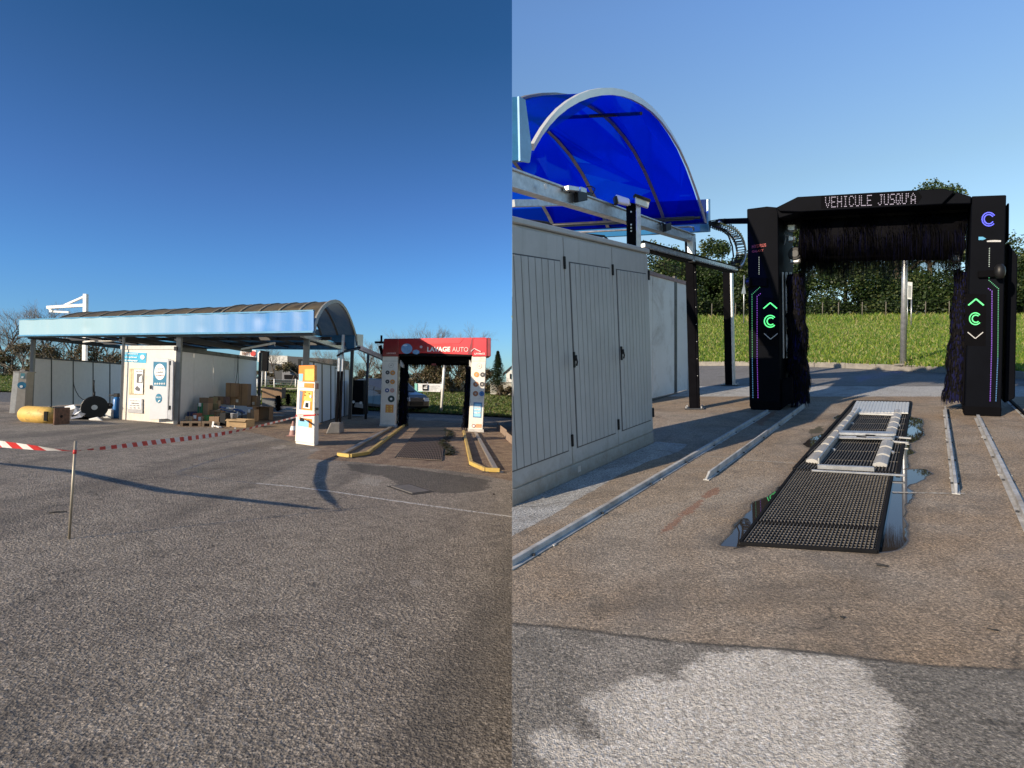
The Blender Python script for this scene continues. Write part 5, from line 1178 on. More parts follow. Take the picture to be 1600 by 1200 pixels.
carton(335.5, 345, 641, 651, 661, 'brown torn-open carton beside the black bin', M['card'], open_='top')
carton(326.5, 342, 651, 661, 664, 'low brown carton under the torn ones on the second pallet', M['cardd'])
carton(343, 352, 645, 664, 665, 'tall black plastic bin in the heap behind the white litter', M['plastic'], name='plastic_bin', tape=False, cat='bin')
t = thing('bucket', at(365, 656, 664), 'pale grey bucket in the shade under the blue trolley', 'bucket')
p = LF.g(365, 663) + n * .0; p = at(365, 657, 663); b = MB(); b.smooth = True; b.loft([[p + n * h_ + V((math.cos(k), math.sin(k), 0)) * r for k in [2 * math.pi * i / 14 for i in range(14)]] for h_, r in ((0, .085), (.21, .11), (.215, .12), (.23, .12))]); b.build('body', mat('bucket_grey', (.40, .41, .45), .5), t); b = MB(); b.tube([p + V((-.11, -.02, .2)), p + V((0, -.12, .12)), p + V((.11, -.02, .2))], .006, 5); b.build('bail', M['galv'], t)
t = thing('blue_rack', at(362, 640, 661), 'blue plastic rack with white sleeves lying over the cartons', 'rack')
for a, e, w_, m, nm in (((344, 636), (378, 642), .10, 'blue', 'beam'), ((345, 640), (370, 645), .06, 'blue', 'beam'), ((355, 637.5), (368, 639.5), .11, 'litter', 'sleeve'), ((346, 641), (368, 643), .03, 'litter', 'sleeve'), ((369, 640), (381, 645), .11, 'blue', 'beam')):
    b = MB(); b.bar(at(*a, 661), at(*e, 660), w_, w_ * .6, n); b.build(nm, M[m], t, bev=.008)
for X in (371, 378): b = MB(); b.tube([at(X, 643, 661), at(X, 657, 661)], .02, 6); b.build('leg', M['litter'] if X < 375 else M['darkgrey'], t)
def pallet(X0, X1, Yb, label):
    p, q = LF.g(X0, Yb), LF.g(X1, Yb); d = q - p; t = thing('pallet', (p + q) / 2, label, 'pallet', 'wooden pallets under the cartons'); v_ = n.cross(d).normalized(); v_ = v_ if v_.y > 0 else -v_
    for k in range(3): b = MB(); b.box(p + d * (.0 + k * .43), d * .14, v_ * .8, n * .09); b.build('block', M['wood'], t)
    for k in range(6): b = MB(); b.box(p + v_ * (.0 + k * .15) + n * .092, d, v_ * .10, n * .02); b.build('board', M['wood'], t)
    b = MB(); b.box(p + n * .001, d, v_ * .10, n * .018)
pallet(281, 314, 666, 'left wooden pallet at the foot of the side wall'); pallet(315, 343, 666.5, 'second wooden pallet, right of the one at the wall corner')
t = thing('litter', LF.g(335, 667), 'white plastic offcuts lying on the ground before the black bin', 'litter')
b = MB(); b.bar(at(332, 667.5, 667.5), at(333.5, 658.5, 667.5), .05, .02, V((0, 1, 0))); b.build('offcut', M['litter'], t); b = MB(); b.bar(LF.g(335, 665, .03), LF.g(344, 667.5, .02), .08, .03, n); b.build('offcut', M['litter'], t)
tag(MB().bar(LF.g(366, 669, .02), LF.g(368.5, 669, .02), .05, .03, n).build('litter', M['litter'], None), 'tiny white scrap on the ground before the long tray carton', 'litter')
# black string hanging on the wall
b = MB(); b.tube([PT.pt(372, 556, .04), PT.pt(371, 580, .05), PT.pt(368, 600, .05)], .010, 4); b.tube([PT.pt(372, 556, .04), PT.pt(372.6, 600, .05)], .008, 4); tag(b.build('cord', M['rubber'], None), 'thin black cords hanging down the side wall behind the tall cartons', 'cord')
# ---------------- bay further back: trolleys, brushes
carton(409, 440, 605.5, 622, 640, 'long dark brown carton lying on the grey trough beyond the side wall', M['cardd'], name='long_carton', depth=.5)
carton(409, 430, 622.5, 641, 641, 'grey plastic trough supporting the long dark carton', mat('trough_grey', (.10, .11, .12), .5), name='trough', tape=False, depth=.6, cat='trough')
def fuzzy(X, Yt, Yb, Yg, wpx, label, name='spare_brush', m=M['blackmatte']):
    D_ = LF.g(X, Yg).y; t = thing(name, dep(X, Yb, D_), label, 'brush'); rg = random.Random(int(X)); c0, c1 = dep(X, Yb, D_), dep(X, Yt, D_); R_ = wpx / FPX * D_ / 2
    b = MB(); b.tube([c0, c1], R_ * .45, 8); b.build('core', m, t); b = MB()
    for k in range(500):
        f = rg.random(); th = rg.random() * 6.28; o_ = V((math.cos(th), math.sin(th), rg.uniform(-.5, .1))) * R_ * rg.uniform(.7, 1.1) * (.7 + .5 * math.sin(f * 3)); p = c0.lerp(c1, f); s_ = V((-math.sin(th), math.cos(th), 0)) * .025; b.add([p - s_, p + s_, p + o_ + s_, p + o_ - s_], [(0, 1, 2, 3)])
    tag(b.build('bristles', m, t, fixn=False), kind='stuff')
fuzzy(435, 618, 641, 644, 13, 'shaggy black spare brush standing in front of the grey trough'); fuzzy(450, 615.5, 632, 640, 10, 'smaller black spare brush further right, beside the kiosk')
carton(401, 407.5, 615, 625, 642, 'bright white plastic sheet standing behind the end of the side wall', M['litter'], name='white_sheet', tape=False, depth=.03, cat='sheet')
for X, Y, lb in ((432, 650, 'flat pale offcut on the floor of the bay'), (448, 640, 'whitish debris between the two black brushes'), (456, 638, 'pale rubble beside the kiosk on the bay floor')):
    p = LF.g(X, Y, .02); b = MB(); b.cbox(p, V((.5, .1, 0)), V((-.1, .5, 0)), n * .05); tag(b.build('offcut', mat('pale_rubble', (.42, .40, .37), .9), None, bev=.01), lb, 'debris')
t = thing('traffic_cone', LF.g(457, 681), 'faded red and white traffic cone half hidden behind the kiosk', 'cone')
p = LF.g(457.5, 681.5); b = MB(); b.loft([[p + n * h_ + V((math.cos(k), math.sin(k), 0)) * r for k in [2 * math.pi * i / 16 for i in range(16)]] for h_, r in ((.03, .10), (.40, .025))]); b.build('cone_body', mat('cone_pink', (.32, .17, .14), .6), t)
b = MB(); b.loft([[p + n * h_ + V((math.cos(k), math.sin(k), 0)) * (r + .004) for k in [2 * math.pi * i / 16 for i in range(16)]] for h_, r in ((.16, .075), (.27, .052))]); b.build('white_band', M['litter'], t); b = MB(); b.cbox(p + n * .015, V((.25, 0, 0)), V((0, .25, 0)), n * .03); b.build('base', mat('cone_pink', (.32, .17, .14), .6), t, bev=.01)
# ---------------- stake and barrier tape
p = LF.g(108, 842); q = dep(118, 689, p.y + .02)
t = thing('stake', p, 'thin bare metal stake stuck in the asphalt, holding the barrier tape', 'stake'); b = MB(); b.tube([p, q], .011, 8); b.build('rod', mat('dull_steel', (.36, .32, .25), .5, .5), t); b = MB(); b.tube([dep(116.6, 709, p.y - .005), dep(117.2, 703, p.y - .005)], .014, 8); b.build('tape_wrap', mat('tape_red', (.55, .03, .03), .5), t)
red = mat('tape_red', (.55, .03, .03), .5); wht = mat('tape_white', (.75, .72, .70), .45)
SP_ = .14
def ribbon(pts, ws, tw, label):
    t = thing('barrier_tape', pts[0], label, 'tape'); N = 400; cum = 0; pr = None
    def samp(a, f): x = f * (len(a) - 1); i = min(len(a) - 2, int(x)); u = x - i; return a[i] * (1 - u) + a[i + 1] * u
    C = []
    for k in range(N + 1):
        f = k / N; c = samp(pts, f); d = (samp(pts, min(1, f + .01)) - samp(pts, max(0, f - .01))).normalized(); s_ = d.cross(n).normalized(); an = samp(tw, f); w_ = (n * math.cos(an) + s_ * math.sin(an)) * samp(ws, f) / 2
        if pr is not None: cum += (c - pr).length
        pr = c; C.append((c, w_, d, cum))
    def flush(q, isr):
        if q.f: q.build('stripe', red if isr else wht, t, fixn=False)
    q = MB(); cur = True
    for k in range(N):
        (c, w_, d, s0), (c2, w2, _, s1) = C[k], C[k + 1]; isr = (s0 / SP_) % 2 < 1
        if isr != cur: flush(q, cur); q = MB(); cur = isr
        a0 = d * .03; q.quad(c - w_ + a0, c + w_ - a0, c2 + w2 - a0, c2 - w2 + a0)
    flush(q, cur)
st = 5.15; A_ = dep(117, 705, st)
ribbon([V((-13.5, 8.6, -.20)), V((-11, 7.6, -.26)), V((-8.8, 6.9, -.33)), dep(-140, 687, 6.0), dep(0, 693.5, 5.3), dep(60, 700, 5.15), A_], [.16, .16, .07, .07, .07, .05, .01], [1.2, 1.3, .2, .1, .35, .5, 1.2], 'red and white barrier tape running off to the left from the stake')
zz = [(117, 705, 5.15), (135, 703, 5.4), (160, 700.3, 5.75), (200, 696, 6.4), (250, 690.2, 7.3), (300, 684.4, 8.3), (340, 679, 9.4), (380, 671.5, 10.4), (420, 662, 11.6), (463, 651.5, 13.1)]
ribbon([dep(*q) for q in zz], [.01, .02, .04, .05, .06, .065, .065, .06, .05, .05], [1.3, 1.0, .5, .1, 0, .2, .1, .9, .3, .6], 'red and white barrier tape sagging from the stake to the payment kiosk')
t = thing('barrier_tape', KP.pt(476, 650, .02), 'loose red barrier tape wrapped around the payment kiosk', 'tape'); b = MB(); b.prism([KP.pt(X, Y, .02) for X, Y in [(462, 648), (492, 647.5), (492, 649.5), (462, 651)]], -KP.nn * .002); b.build('band', red, t); b = MB(); b.prism([KP.pt(X, Y, .026) for X, Y in [(464, 649.2), (474, 648.9), (474, 650.2), (464, 650.8)]], -KP.nn * .002); b.build('band', wht, t)
b = MB(); b.tube([KP.pt(X, Y, .03) for X, Y in [(468, 652), (476, 655), (486, 662), (490, 664)]], .006, 5); b.build('cord', M['rubber'], t)
bit(LF, 76, 801, .16, 'short black strip lying on the asphalt left of the stake', a=.4, r=.009)
bit(LF, 770, 772, .03, 'dark chip on the asphalt near the white line at the right of the left yard', a=.1, r=.01)
# ---------------- red wash gantry
gL, gR = LF.g(594, 666), LF.g(755, 675.5); RG = Pl(LF, gL, gR - gL)
gan = thing('wash_gantry', (gL + gR) / 2, 'red and white portal car wash machine lettered LAVAGE AUTO with black side brushes', 'car wash')
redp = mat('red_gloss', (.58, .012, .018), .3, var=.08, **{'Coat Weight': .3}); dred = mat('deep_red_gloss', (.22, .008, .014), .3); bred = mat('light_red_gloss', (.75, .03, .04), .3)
tow = mat('tower_cream', (.68, .64, .57), .4, var=.05, dirt=(.5, .46, .40)); towg = mat('tower_grey', (.42, .41, .39), .45)
def rpan(px, off, thick, name, m, bev=.006, ext=None, parent=None):
    b = MB(); b.prism([RG.pt(X, Y, off) for X, Y in px], ext or (-RG.nn * thick)); return b.build(name, m, parent or gan, bev=bev, side=-1)
TDL = TL * 1.3
for (a, e, at_, et_, yb0, yb1) in ((593.3, 618, 597.5, 622, 664, 665), (732.3, 754.5, 737.5, 760, 671, 672)):
    tw_ = rpan([(a, yb0), (e, yb1), (et_, 556), (at_, 556)], 0, 0, 'tower', tow, ext=TDL, bev=.02)
    rpan([(a - 1, yb0 + 3.4), (e + 1.5, yb1 + 3.8), (e + 1.5, yb1 - 1), (a - 1, yb0 - 1)], .02, 0, 'base', towg, ext=TL * 1.3)
    rpan([(at_ - .3, 564.6), (et_, 564.6), (et_, 563.8), (at_ - .3, 563.8)], .004, .006, 'joint', towg, 0)
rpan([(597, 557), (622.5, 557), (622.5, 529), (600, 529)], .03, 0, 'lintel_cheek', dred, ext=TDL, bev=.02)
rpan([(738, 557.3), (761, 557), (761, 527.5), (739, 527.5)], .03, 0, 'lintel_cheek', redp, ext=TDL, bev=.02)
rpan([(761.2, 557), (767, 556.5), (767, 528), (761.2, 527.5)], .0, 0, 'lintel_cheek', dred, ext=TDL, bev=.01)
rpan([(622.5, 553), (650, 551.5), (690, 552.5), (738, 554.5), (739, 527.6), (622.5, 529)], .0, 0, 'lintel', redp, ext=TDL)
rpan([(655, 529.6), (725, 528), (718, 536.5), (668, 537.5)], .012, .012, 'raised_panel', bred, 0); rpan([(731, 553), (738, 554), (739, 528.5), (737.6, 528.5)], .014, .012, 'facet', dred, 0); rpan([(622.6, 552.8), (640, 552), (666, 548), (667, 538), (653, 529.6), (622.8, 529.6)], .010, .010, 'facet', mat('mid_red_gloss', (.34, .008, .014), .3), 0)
ltext('LAVAGE', RG, 667.5, 549.6, 36, 7.6, wprint, gan, .018, .035, 549.4); ltext('AUTO', RG, 706.5, 549.4, 25, 7.2, mat('pale_red_print', (.80, .55, .52), .5), gan, .018, 0, 549.6)
ltext('LAVANCE', RG, 604.5, 553, 14, 2.2, mat('pale_red_print', (.80, .55, .52), .5), gan, .036, .02); ltext('LAVANCE', RG, 741.5, 554, 16, 2.8, wprint, gan, .036, .02)
bub = mat('bubble_blue', (.16, .33, .56), .25)
ldisc(RG, 635.5, 544.8, 8.8, 8.0, .022, bub, 'bubble', gan); ldisc(RG, 650, 550, 5.4, 3.6, .022, bub, 'bubble', gan); ldisc(RG, 658, 542, 2.1, 2.1, .022, mat('pale_bubble', (.55, .45, .50), .3), 'bubble', gan)
ldisc(RG, 633, 539.5, 3.5, 1.4, .027, mat('bubble_light', (.50, .65, .80), .3), 'bubble', gan)
b = MB(); b.tube([RG.pt(X, Y, .06) for X, Y in [(736, 549), (741, 544.5), (751, 549.5)]], .014, 5); b.build('nozzle_pipe', wprint, gan)
ob_ = mat('orange_icon', (.62, .26, .05), .5); db_ = mat('dark_icon', (.03, .03, .035), .4); bb_ = mat('blue_icon', (.02, .06, .22), .4); outl = mat('icon_outline', (.36, .33, .30), .5)
for cx, cy, r, m, m2 in ((605.5, 582, 3.2, db_, outl), (613.5, 582.5, 3.9, ob_, outl), (605.3, 596.2, 3.2, db_, outl), (613.2, 596.5, 3.8, ob_, outl), (604.8, 610, 3.3, bb_, wprint), (612.8, 610, 3.5, mat('pink_icon', (.5, .28, .24), .5), outl), (611.2, 623.3, 5.3, mat('green_black_icon', (.01, .03, .03), .4), wprint),
                     (744.5, 585.2, 4.2, ob_, outl), (754, 585.4, 3.8, db_, outl), (743.5, 600.3, 4.2, mat('brown_icon', (.32, .12, .05), .5), outl), (753.3, 600.4, 3.9, db_, outl), (743, 615, 4.2, mat('brown_icon', (.32, .12, .05), .5), outl), (752.7, 615.1, 4, mat('blue_ring', (.03, .14, .38), .4), bb_)):
    ldisc(RG, cx, cy, r, r, .012, m, 'icon', gan, 18); ldisc(RG, cx, cy, r * .35, r * .35, .018, m2, 'icon_mark', gan, 10)
for cx, cy in ((611, 570.8), (749, 572)):
    ldisc(RG, cx, cy, 4, 4, .008, outl, 'emblem', gan, 20); ldisc(RG, cx, cy, 3.5, 3.5, .012, tow, 'emblem', gan, 20); ldisc(RG, cx, cy, 1.6, 1.0, .016, outl, 'emblem', gan, 10)
rpan([(602, 644.5), (614.5, 645), (615, 632.5), (602.5, 632)], .006, .006, 'pictogram_plate', ob_, 0)
for i in range(2):
    for j in range(3): ldisc(RG, 605.3 + i * 6, 635 + j * 3.8, 1.3, 1.3, .014, yel, 'pictogram', gan, 8)
rpan([(738.6, 652), (752, 653), (753.3, 629), (740, 628.5)], .006, .006, 'poster', mat('poster_blue', (.06, .20, .38), .45), 0)
rpan([(740, 650.5), (750.8, 651.3), (751.8, 631), (741.4, 630.6)], .012, .004, 'poster', mat('sky_print', (.25, .55, .75), .45), 0)
for k, (yy, s_) in enumerate(((637, 'LAVAGE'), (641, 'RAPIDE'), (646, 'BRILLANT'))): ltext(s_, RG, 741.5, yy, 9.5, 2.4, wprint, gan, .02, .05)
ldisc(RG, 740, 665.5, 3, 3, .012, inkr, 'sticker', gan, 14); ldisc(RG, 740, 665.5, 1.8, 1.8, .017, wprint, 'sticker', gan, 12); rpan([(743, 668), (752, 668.6), (752.5, 662.8), (743.5, 662.4)], .010, .004, 'sticker', mat('cone_orange', (.60, .28, .14), .5), 0)
for k in range(4): 
    p_ = Pl(LF, gR, TL); b = MB(); q_ = p_.pt(763.5, 563 + k * 2, .004) if False else RG.pt(757.5, 561.8 + k * .0, .005)
RB = Pl(LF, gL + TL * .6, gR - gL)
def brushL(x0, y0, x1, y1, rp, label):
    global gan
    c0, c1 = RB.pt(x0, y0), RB.pt(x1, y1); r = rp / FPX * c0.y; return c0, c1, r
for (x0, y0, x1, y1, rp) in ((629, 663, 632, 568, 9.5), (729, 668, 734, 572, 8.5)):
    c0, c1, r = brushL(x0, y0, x1, y1, rp, ''); brush(c0, c1, r, r * .75, '', 1600)
c0, c1, r = brushL(626, 562.5, 736, 563.5, 8.5, ''); brush(c0, c1, r, r, '', 1600)
rpan([(622, 556), (738, 556.5), (738, 553), (622, 552)], -.03, 0, 'brush_hood', M['blackmatte'], ext=TL * 1.1)
rpan([(674, 571), (681, 571), (681, 556), (674, 556)], -.45, .1, 'red_marker', dred)
for X in (625, 733): rpan([(X, 572), (X + 5, 575), (X + 5, 570), (X, 562)], -.1, .1, 'bracket', towg)
# ---------------- left yard floor rails, grate and drain
yrail = mat('worn_yellow_rail', (.52, .36, .09), .5, var=.2, dirt=(.22, .15, .09)); rail2 = mat('dull_rail', (.30, .26, .21), .5, .4)
def lrail(pts, w, h, label, m, name='wheel_guide'):
    P = [LF.g(*p) for p in pts]; t = thing(name, P[0], label, 'rail')
    for a, e in zip(P, P[1:]):
        b = MB(); b.bar(a + n * h * .6, e + n * h * .6, w, h, n); b.build('tube', m, t, bev=.006, side=-1)
    for p in P[:-1]: b = MB(); b.cbox(p + n * h * .1, V((w * 1.6, 0, 0)), V((0, w * 1.6, 0)), n * h * .22); b.build('foot', M['darkgrey'], t)
lrail([(528, 713), (547, 715.5), (574, 711), (636, 663)], .07, .07, 'yellow tubular wheel guide on the left of the wash lane', yrail)
lrail([(535, 712), (612, 668)], .10, .05, 'dark floor rail under the left tower of the red machine', rail2, 'floor_rail')
lrail([(781, 738.5), (759, 737.5), (736, 727), (724.5, 676)], .07, .07, 'yellow tubular wheel guide on the right of the wash lane', yrail)
lrail([(774, 735), (743, 677)], .09, .05, 'dull floor rail under the right tower of the red machine', rail2, 'floor_rail')
t = thing('drain_grate', LF.g(668, 690), 'long rusty grate with a black open pit in the left wash lane', 'grate')
for px, m, nm, l_ in (([(657, 667.5), (697, 668.5), (696, 680), (646, 679)], pitm, 'open_pit', .005), ([(646, 679), (696, 680), (691, 721), (616, 716)], pitm, 'pit_opening', .005)):
    b = MB(); b.prism([LF.g(*p) + n * l_ for p in px], n * .001); b.build(nm, m, t)
grating([LF.g(*p) for p in [(620, 716), (690, 720), (694, 681), (646, 680)]], 26, 14, (t, mat('rusty_grate', (.20, .15, .11), .8)), 'grate_bars', wl=.012, wc=.02)
t = thing('drain_grate', LF.g(640, 765), 'small sunken diamond-shaped drain grate in the asphalt before the lane', 'grate')
Qd = [(603, 760), (643, 774), (679, 769), (640, 756.5)]
b = MB(); b.prism([LF.g(*p) + n * .004 for p in Qd], n * .001); b.build('recess', mat('drain_dark', (.05, .045, .04), .9), t)
Qi = [LF.g(*p) for p in [(612, 761), (643, 771.5), (670, 768), (640, 758.5)]]
grating(Qi, 14, 5, (t, mat('drain_bar', (.17, .155, .14), .8)), 'grate_bars', wl=.03, wc=.03, lift=.005, tall=.02)
for k, (a, e, lb) in enumerate((((777, 671), (792, 684), 'rough stone kerb block nearest the right tower of the red machine'), ((789, 685), (806, 700), 'rough stone kerb block at the seam edge, lower of the two'))):
    p, q = LF.g(*a), LF.g(*e); b = MB(); b.box(p, (q - p) * .96, TL * .25, n * .22); tag(b.build('kerb_block', mat('brown_stone', (.26, .19, .14), .9, var=.2, bump=.3), None, bev=.03, side=-1), lb, 'kerb block')
rg = random.Random(5); b = MB()
for k in range(1600):
    f = rg.random(); X = 698 + 6 * math.sin(f * 9) + rg.gauss(0, 3.5); Y = 672 + f * 40; p = LF.g(X, Y); a = rg.random() * 6.28; s_ = rg.uniform(.015, .04); h_ = rg.uniform(.0, .05)
    b.cur = rg.randint(0, 1); c = p + n * h_; d = V((math.cos(a), math.sin(a), rg.uniform(-.5, .5))) * s_; e = V((-math.sin(a), math.cos(a), rg.uniform(-.2, .35))) * s_; b.add([c - d, c + e, c + d, c - e], [(0, 1, 2, 3)])
tag(b.build('weeds', [leafm('weed_a', (.030, .036, .014), .2), leafm('weed_b', (.055, .052, .024), .2)], None, loc=LF.g(700, 690), fixn=False), 'low weeds growing along the right side of the rusty grate', 'weeds', kind='stuff')
# ---------------- grey van
vn = thing('van', LF.g(600, 652), 'dark grey people carrier parked behind the left tower of the red machine', 'car')
vo = LF.g(656, 650); vd = (LF.g(552, 649) - vo); L_ = 4.3
vdir = V((-math.cos(math.radians(38)), math.sin(math.radians(38)), 0)); vdir = (vdir - n * n.dot(vdir)).normalized(); vlat = n.cross(vdir).normalized(); vlat = vlat if vlat.y > 0 else -vlat
vo = LF.g(630, 652) * 1.12; vo = LF.drop(vo)
cp_ = mat('van_paint', (.018, .020, .026), .28, .4, **{'Coat Weight': .6}); gl_ = mat('van_glass', (.02, .025, .03), .06)
prof = [(0, .35), (0, .62), (.05, .80), (.25, .95), (.9, 1.08), (1.55, 1.58), (1.9, 1.68), (3.3, 1.70), (4.0, 1.62), (4.25, 1.1), (4.3, .45), (4.2, .28), (.15, .25)]
def vp_(x, z, y): return vo + vdir * x + n * z + vlat * y
b = MB(); b.smooth = False; b.loft([[vp_(x + (.04 if z > 1.1 else 0) * (1 if yy in (0, 1.75) else 0), z - (.03 if yy in (0, 1.75) else 0), yy + (.12 if (z > 1.1 and yy < .5) else (-.12 if (z > 1.1 and yy > 1.2) else 0))) for x, z in prof] for yy in (0, .1, 1.65, 1.75)]); b.build('body', cp_, vn, bev=.02)
for px, nm in (([(1.18, 1.12), (1.66, 1.52), (2.35, 1.56), (2.35, 1.10)], 'window'), ([(2.42, 1.10), (2.42, 1.56), (3.2, 1.56), (3.25, 1.10)], 'window'), ([(3.32, 1.10), (3.28, 1.55), (3.85, 1.50), (4.0, 1.12)], 'window')):
    b = MB(); b.prism([vp_(x, z, .03 + (z - 1.1) * .22 - .008) for x, z in px], -vlat * .01); b.build(nm, gl_, vn)
b = MB(); b.prism([vp_(.93, 1.10, .25), vp_(1.53, 1.56, .30), vp_(1.53, 1.56, 1.45), vp_(.93, 1.10, 1.5)], -vdir * .015 + n * .015); b.build('windscreen', gl_, vn)
for x in (.85, 3.45):
    for yy in (-.01, 1.58):
        b = MB(); b.disc(vp_(x, .32, yy), vdir, n, .32, vlat * .2, 20); w_ = b.build('wheel', M['rubber'], vn, bev=.02); b = MB(); b.disc(vp_(x, .32, yy - .012), vdir, n, .2, vlat * .01, 14); b.build('rim', M['alu'], w_)
for yy in (.05, 1.35): b = MB(); b.prism([vp_(-.012, .62, yy), vp_(.02, .80, yy), vp_(.02, .80, yy + .35), vp_(-.012, .62, yy + .35)], -vdir * .02); b.build('headlight', mat('headlight_glass', (.55, .57, .6), .1), vn)
b = MB(); b.prism([vp_(-.012, .40, .45), vp_(-.012, .60, .45), vp_(-.012, .60, 1.3), vp_(-.012, .40, 1.3)], -vdir * .02); b.build('grille', M['plastic'], vn)
b = MB(); b.box(vp_(1.3, 1.08, -.16), vdir * .12, vlat * .16, n * .12); b.build('mirror', cp_, vn, bev=.02)
for x in (1.2, 2.38, 3.3): b = MB(); b.box(vp_(x, .3, -.004), vdir * .012, vlat * .004, n * .78); b.build('door_gap', M['blackmatte'], vn)
b = MB(); b.box(vp_(1.9, .92, -.03), vdir * .2, vlat * .03, n * .03); b.build('handle', M['plastic'], vn)
# machine standing in the next bay
t = thing('pump_unit', LF.g(556, 640), 'dark machine unit with pale pump block in the shaded bay left of the van', 'machine')
D_ = 24.5; b = MB(); b.prism([dep(X, Y, D_) for X, Y in [(549, 648), (568, 648), (568, 594), (549, 594)]], V((0, .8, 0))); b.build('housing', M['blackmatte'], t, bev=.02)
b = MB(); b.prism([dep(X, Y, D_ - .05) for X, Y in [(553, 636), (567, 638), (567, 631), (562, 629), (555, 629)]], V((0, .04, 0))); b.build('pump', mat('pale_rubble', (.42, .40, .37), .9), t, bev=.01)
for X, Y in ((552, 628), (563.5, 629.5)): b = MB(); b.disc(dep(X, Y, D_ - .08), V((1, 0, 0)), n, .06, V((0, .03, 0)), 10); b.build('gauge', M['litter'], t)
# ---------------- things beyond the left yard
t, p, q = polepx(LF, 689, 649, 692, 543, .07, 'lamp_post', 'tall white post in the grass seen through the red machine', 'post', M['whitepaint'], dep(689, 649, 30))
t = thing('banner', dep(670, 612, 36), 'long white and mint banner with a black square emblem in the field', 'banner')
b = MB(); b.prism([dep(X, Y, 36) for X, Y in [(648, 611), (688, 612.5), (691, 600), (648, 599)]], V((0, .03, 0))); b.build('sheet', M['litter'], t)
b = MB(); b.prism([dep(X, Y, 35.98) for X, Y in [(648, 611.6), (652, 611.8), (652, 599.2), (648, 599)]], V((0, -.02, 0))); b.prism([dep(X, Y, 35.98) for X, Y in [(648, 612), (660, 612.2), (660, 611), (648, 610.6)]], V((0, -.02, 0))); b.build('mint_edge', mat('mint_print', (.25, .60, .50), .5), t)
b = MB(); b.prism([dep(X, Y, 35.97) for X, Y in [(660.2, 610), (669, 610.2), (669, 601), (660.2, 601)]], V((0, -.02, 0))); b.build('emblem', M['plastic'], t)
b = MB(); b.prism([dep(X, Y, 35.93) for X, Y in [(662, 607.5), (667.5, 607.5), (667.5, 605.3), (662, 605.3)]], V((0, -.02, 0))); b.prism([dep(X, Y, 35.93) for X, Y in [(662, 603.5), (667, 604.2), (668.5, 602.2), (665, 603)]], V((0, -.02, 0))); b.build('bird_mark', M['litter'], t)
for k in range(3):
    text(('ATELIER AUTO', 'entretien', 'services')[k], dep(671, 603.8 + k * 2.9, 35.96), V((1, 0, 0)), V((0, 0, 1)), .055, mat('grey_print2', (.3, .3, .3), .6), 'lettering', t, width=.62 - k * .1)
for X in (649, 668, 689): b = MB(); b.tube([dep(X, 616, 36.05), dep(X, 597, 36.05)], .03, 6); b.build('stake', M['galv'], t)
t = thing('sign_panel', dep(411, 590, 40), 'black rectangular roadside panel on two thin white poles beyond the bay', 'sign')
b = MB(); b.prism([dep(X, Y, 40) for X, Y in [(406.5, 579), (417, 580), (418.5, 549), (406.5, 547.5)]], V((0, .25, 0))); b.build('panel', M['blackmatte'], t); b = MB(); b.prism([dep(X, Y, 40.2) for X, Y in [(402.5, 565), (406.4, 566), (406.4, 548), (402.5, 551)]], V((0, .1, 0))); b.build('lit_edge', M['litter'], t)
for X in (409, 415): b = MB(); b.tube([dep(X, 604, 40.1), dep(X + .4, 578, 40.1)], .05, 6); b.build('pole', M['whitepaint'], t)
t = thing('shop_sign', dep(387, 553, 70), 'white shop sign with brown lettering and a red round logo above the side wall', 'sign')
b = MB(); b.prism([dep(X, Y, 70) for X, Y in [(374, 556.5), (400, 558.5), (400, 547), (376, 547)]], V((0, .3, 0))); b.build('board', M['litter'], t)
text('ierr', dep(378, 555, 69.9), V((1, 0, 0)), V((0, 0, 1)), .52, mat('brown_letter', (.18, .09, .06), .6), 'lettering', t, width=.95, bold=.03)
b = MB(); b.disc(dep(395.5, 552.5, 69.9), V((1, 0, 0)), V((0, 0, 1)), .32, V((0, -.02, 0)), 16); b.build('logo', mat('red_logo', (.6, .04, .03), .5), t); b = MB(); b.prism([dep(X, Y, 69.9) for X, Y in [(390, 558.6), (399, 559.2), (399, 557.8), (390, 557.2)]], V((0, .05, 0))); b.build('logo_bar', mat('red_logo', (.6, .04, .03), .5), t)
wh = thing('warehouse', dep(440, 596, 75), 'white and dark industrial shed with a low dark annex beyond the grass', 'building')
def wpan(px, D_, m, nm, dy=4.0): b = MB(); b.prism([dep(X, Y, D_) for X, Y in px], V((0, dy, 0))); return b.build(nm, m, wh)
wclad = mat('shed_white_cladding', (.66, .65, .60), .5); wdark = mat('shed_dark_cladding', (.04, .045, .05), .6)
wpan([(417, 590), (449, 594), (449, 556), (417, 555)], 78, wclad, 'white_wall', 8); wpan([(449.2, 592), (520, 596), (520, 561), (449.2, 556.4)], 78, wdark, 'side_wall', 8)
wpan([(405, 591), (440, 593.5), (440, 569.5), (418, 567), (405, 566)], 74, wdark, 'annex', 3); wpan([(440.3, 594), (470, 594), (470, 577), (440.3, 576)], 74, mat('shed_grey', (.16, .165, .18), .6), 'annex', 3)
wpan([(419, 584), (427, 584.6), (427, 581.6), (419, 581)], 73.9, mat('window_pale', (.25, .26, .27), .3), 'window', .1)
wpan([(444, 592), (470, 592.5), (470, 586), (444, 585.5)], 73.9, M['blackmatte'], 'loading_bay', .1); wpan([(440, 578.5), (470, 579.5), (470, 578), (440, 577)], 73.8, mat('shed_trim', (.3, .3, .31), .5), 'canopy', .1)
fe = thing('wire_fence', dep(428, 600, 45), 'thin wire fence with pale posts in front of the shed', 'fence')
for X in (402, 428.5, 462): b = MB(); b.tube([dep(X, 605, 45), dep(X, 592, 45)], .05, 6); b.build('fence_post', M['whitepaint'], fe)
b = MB()
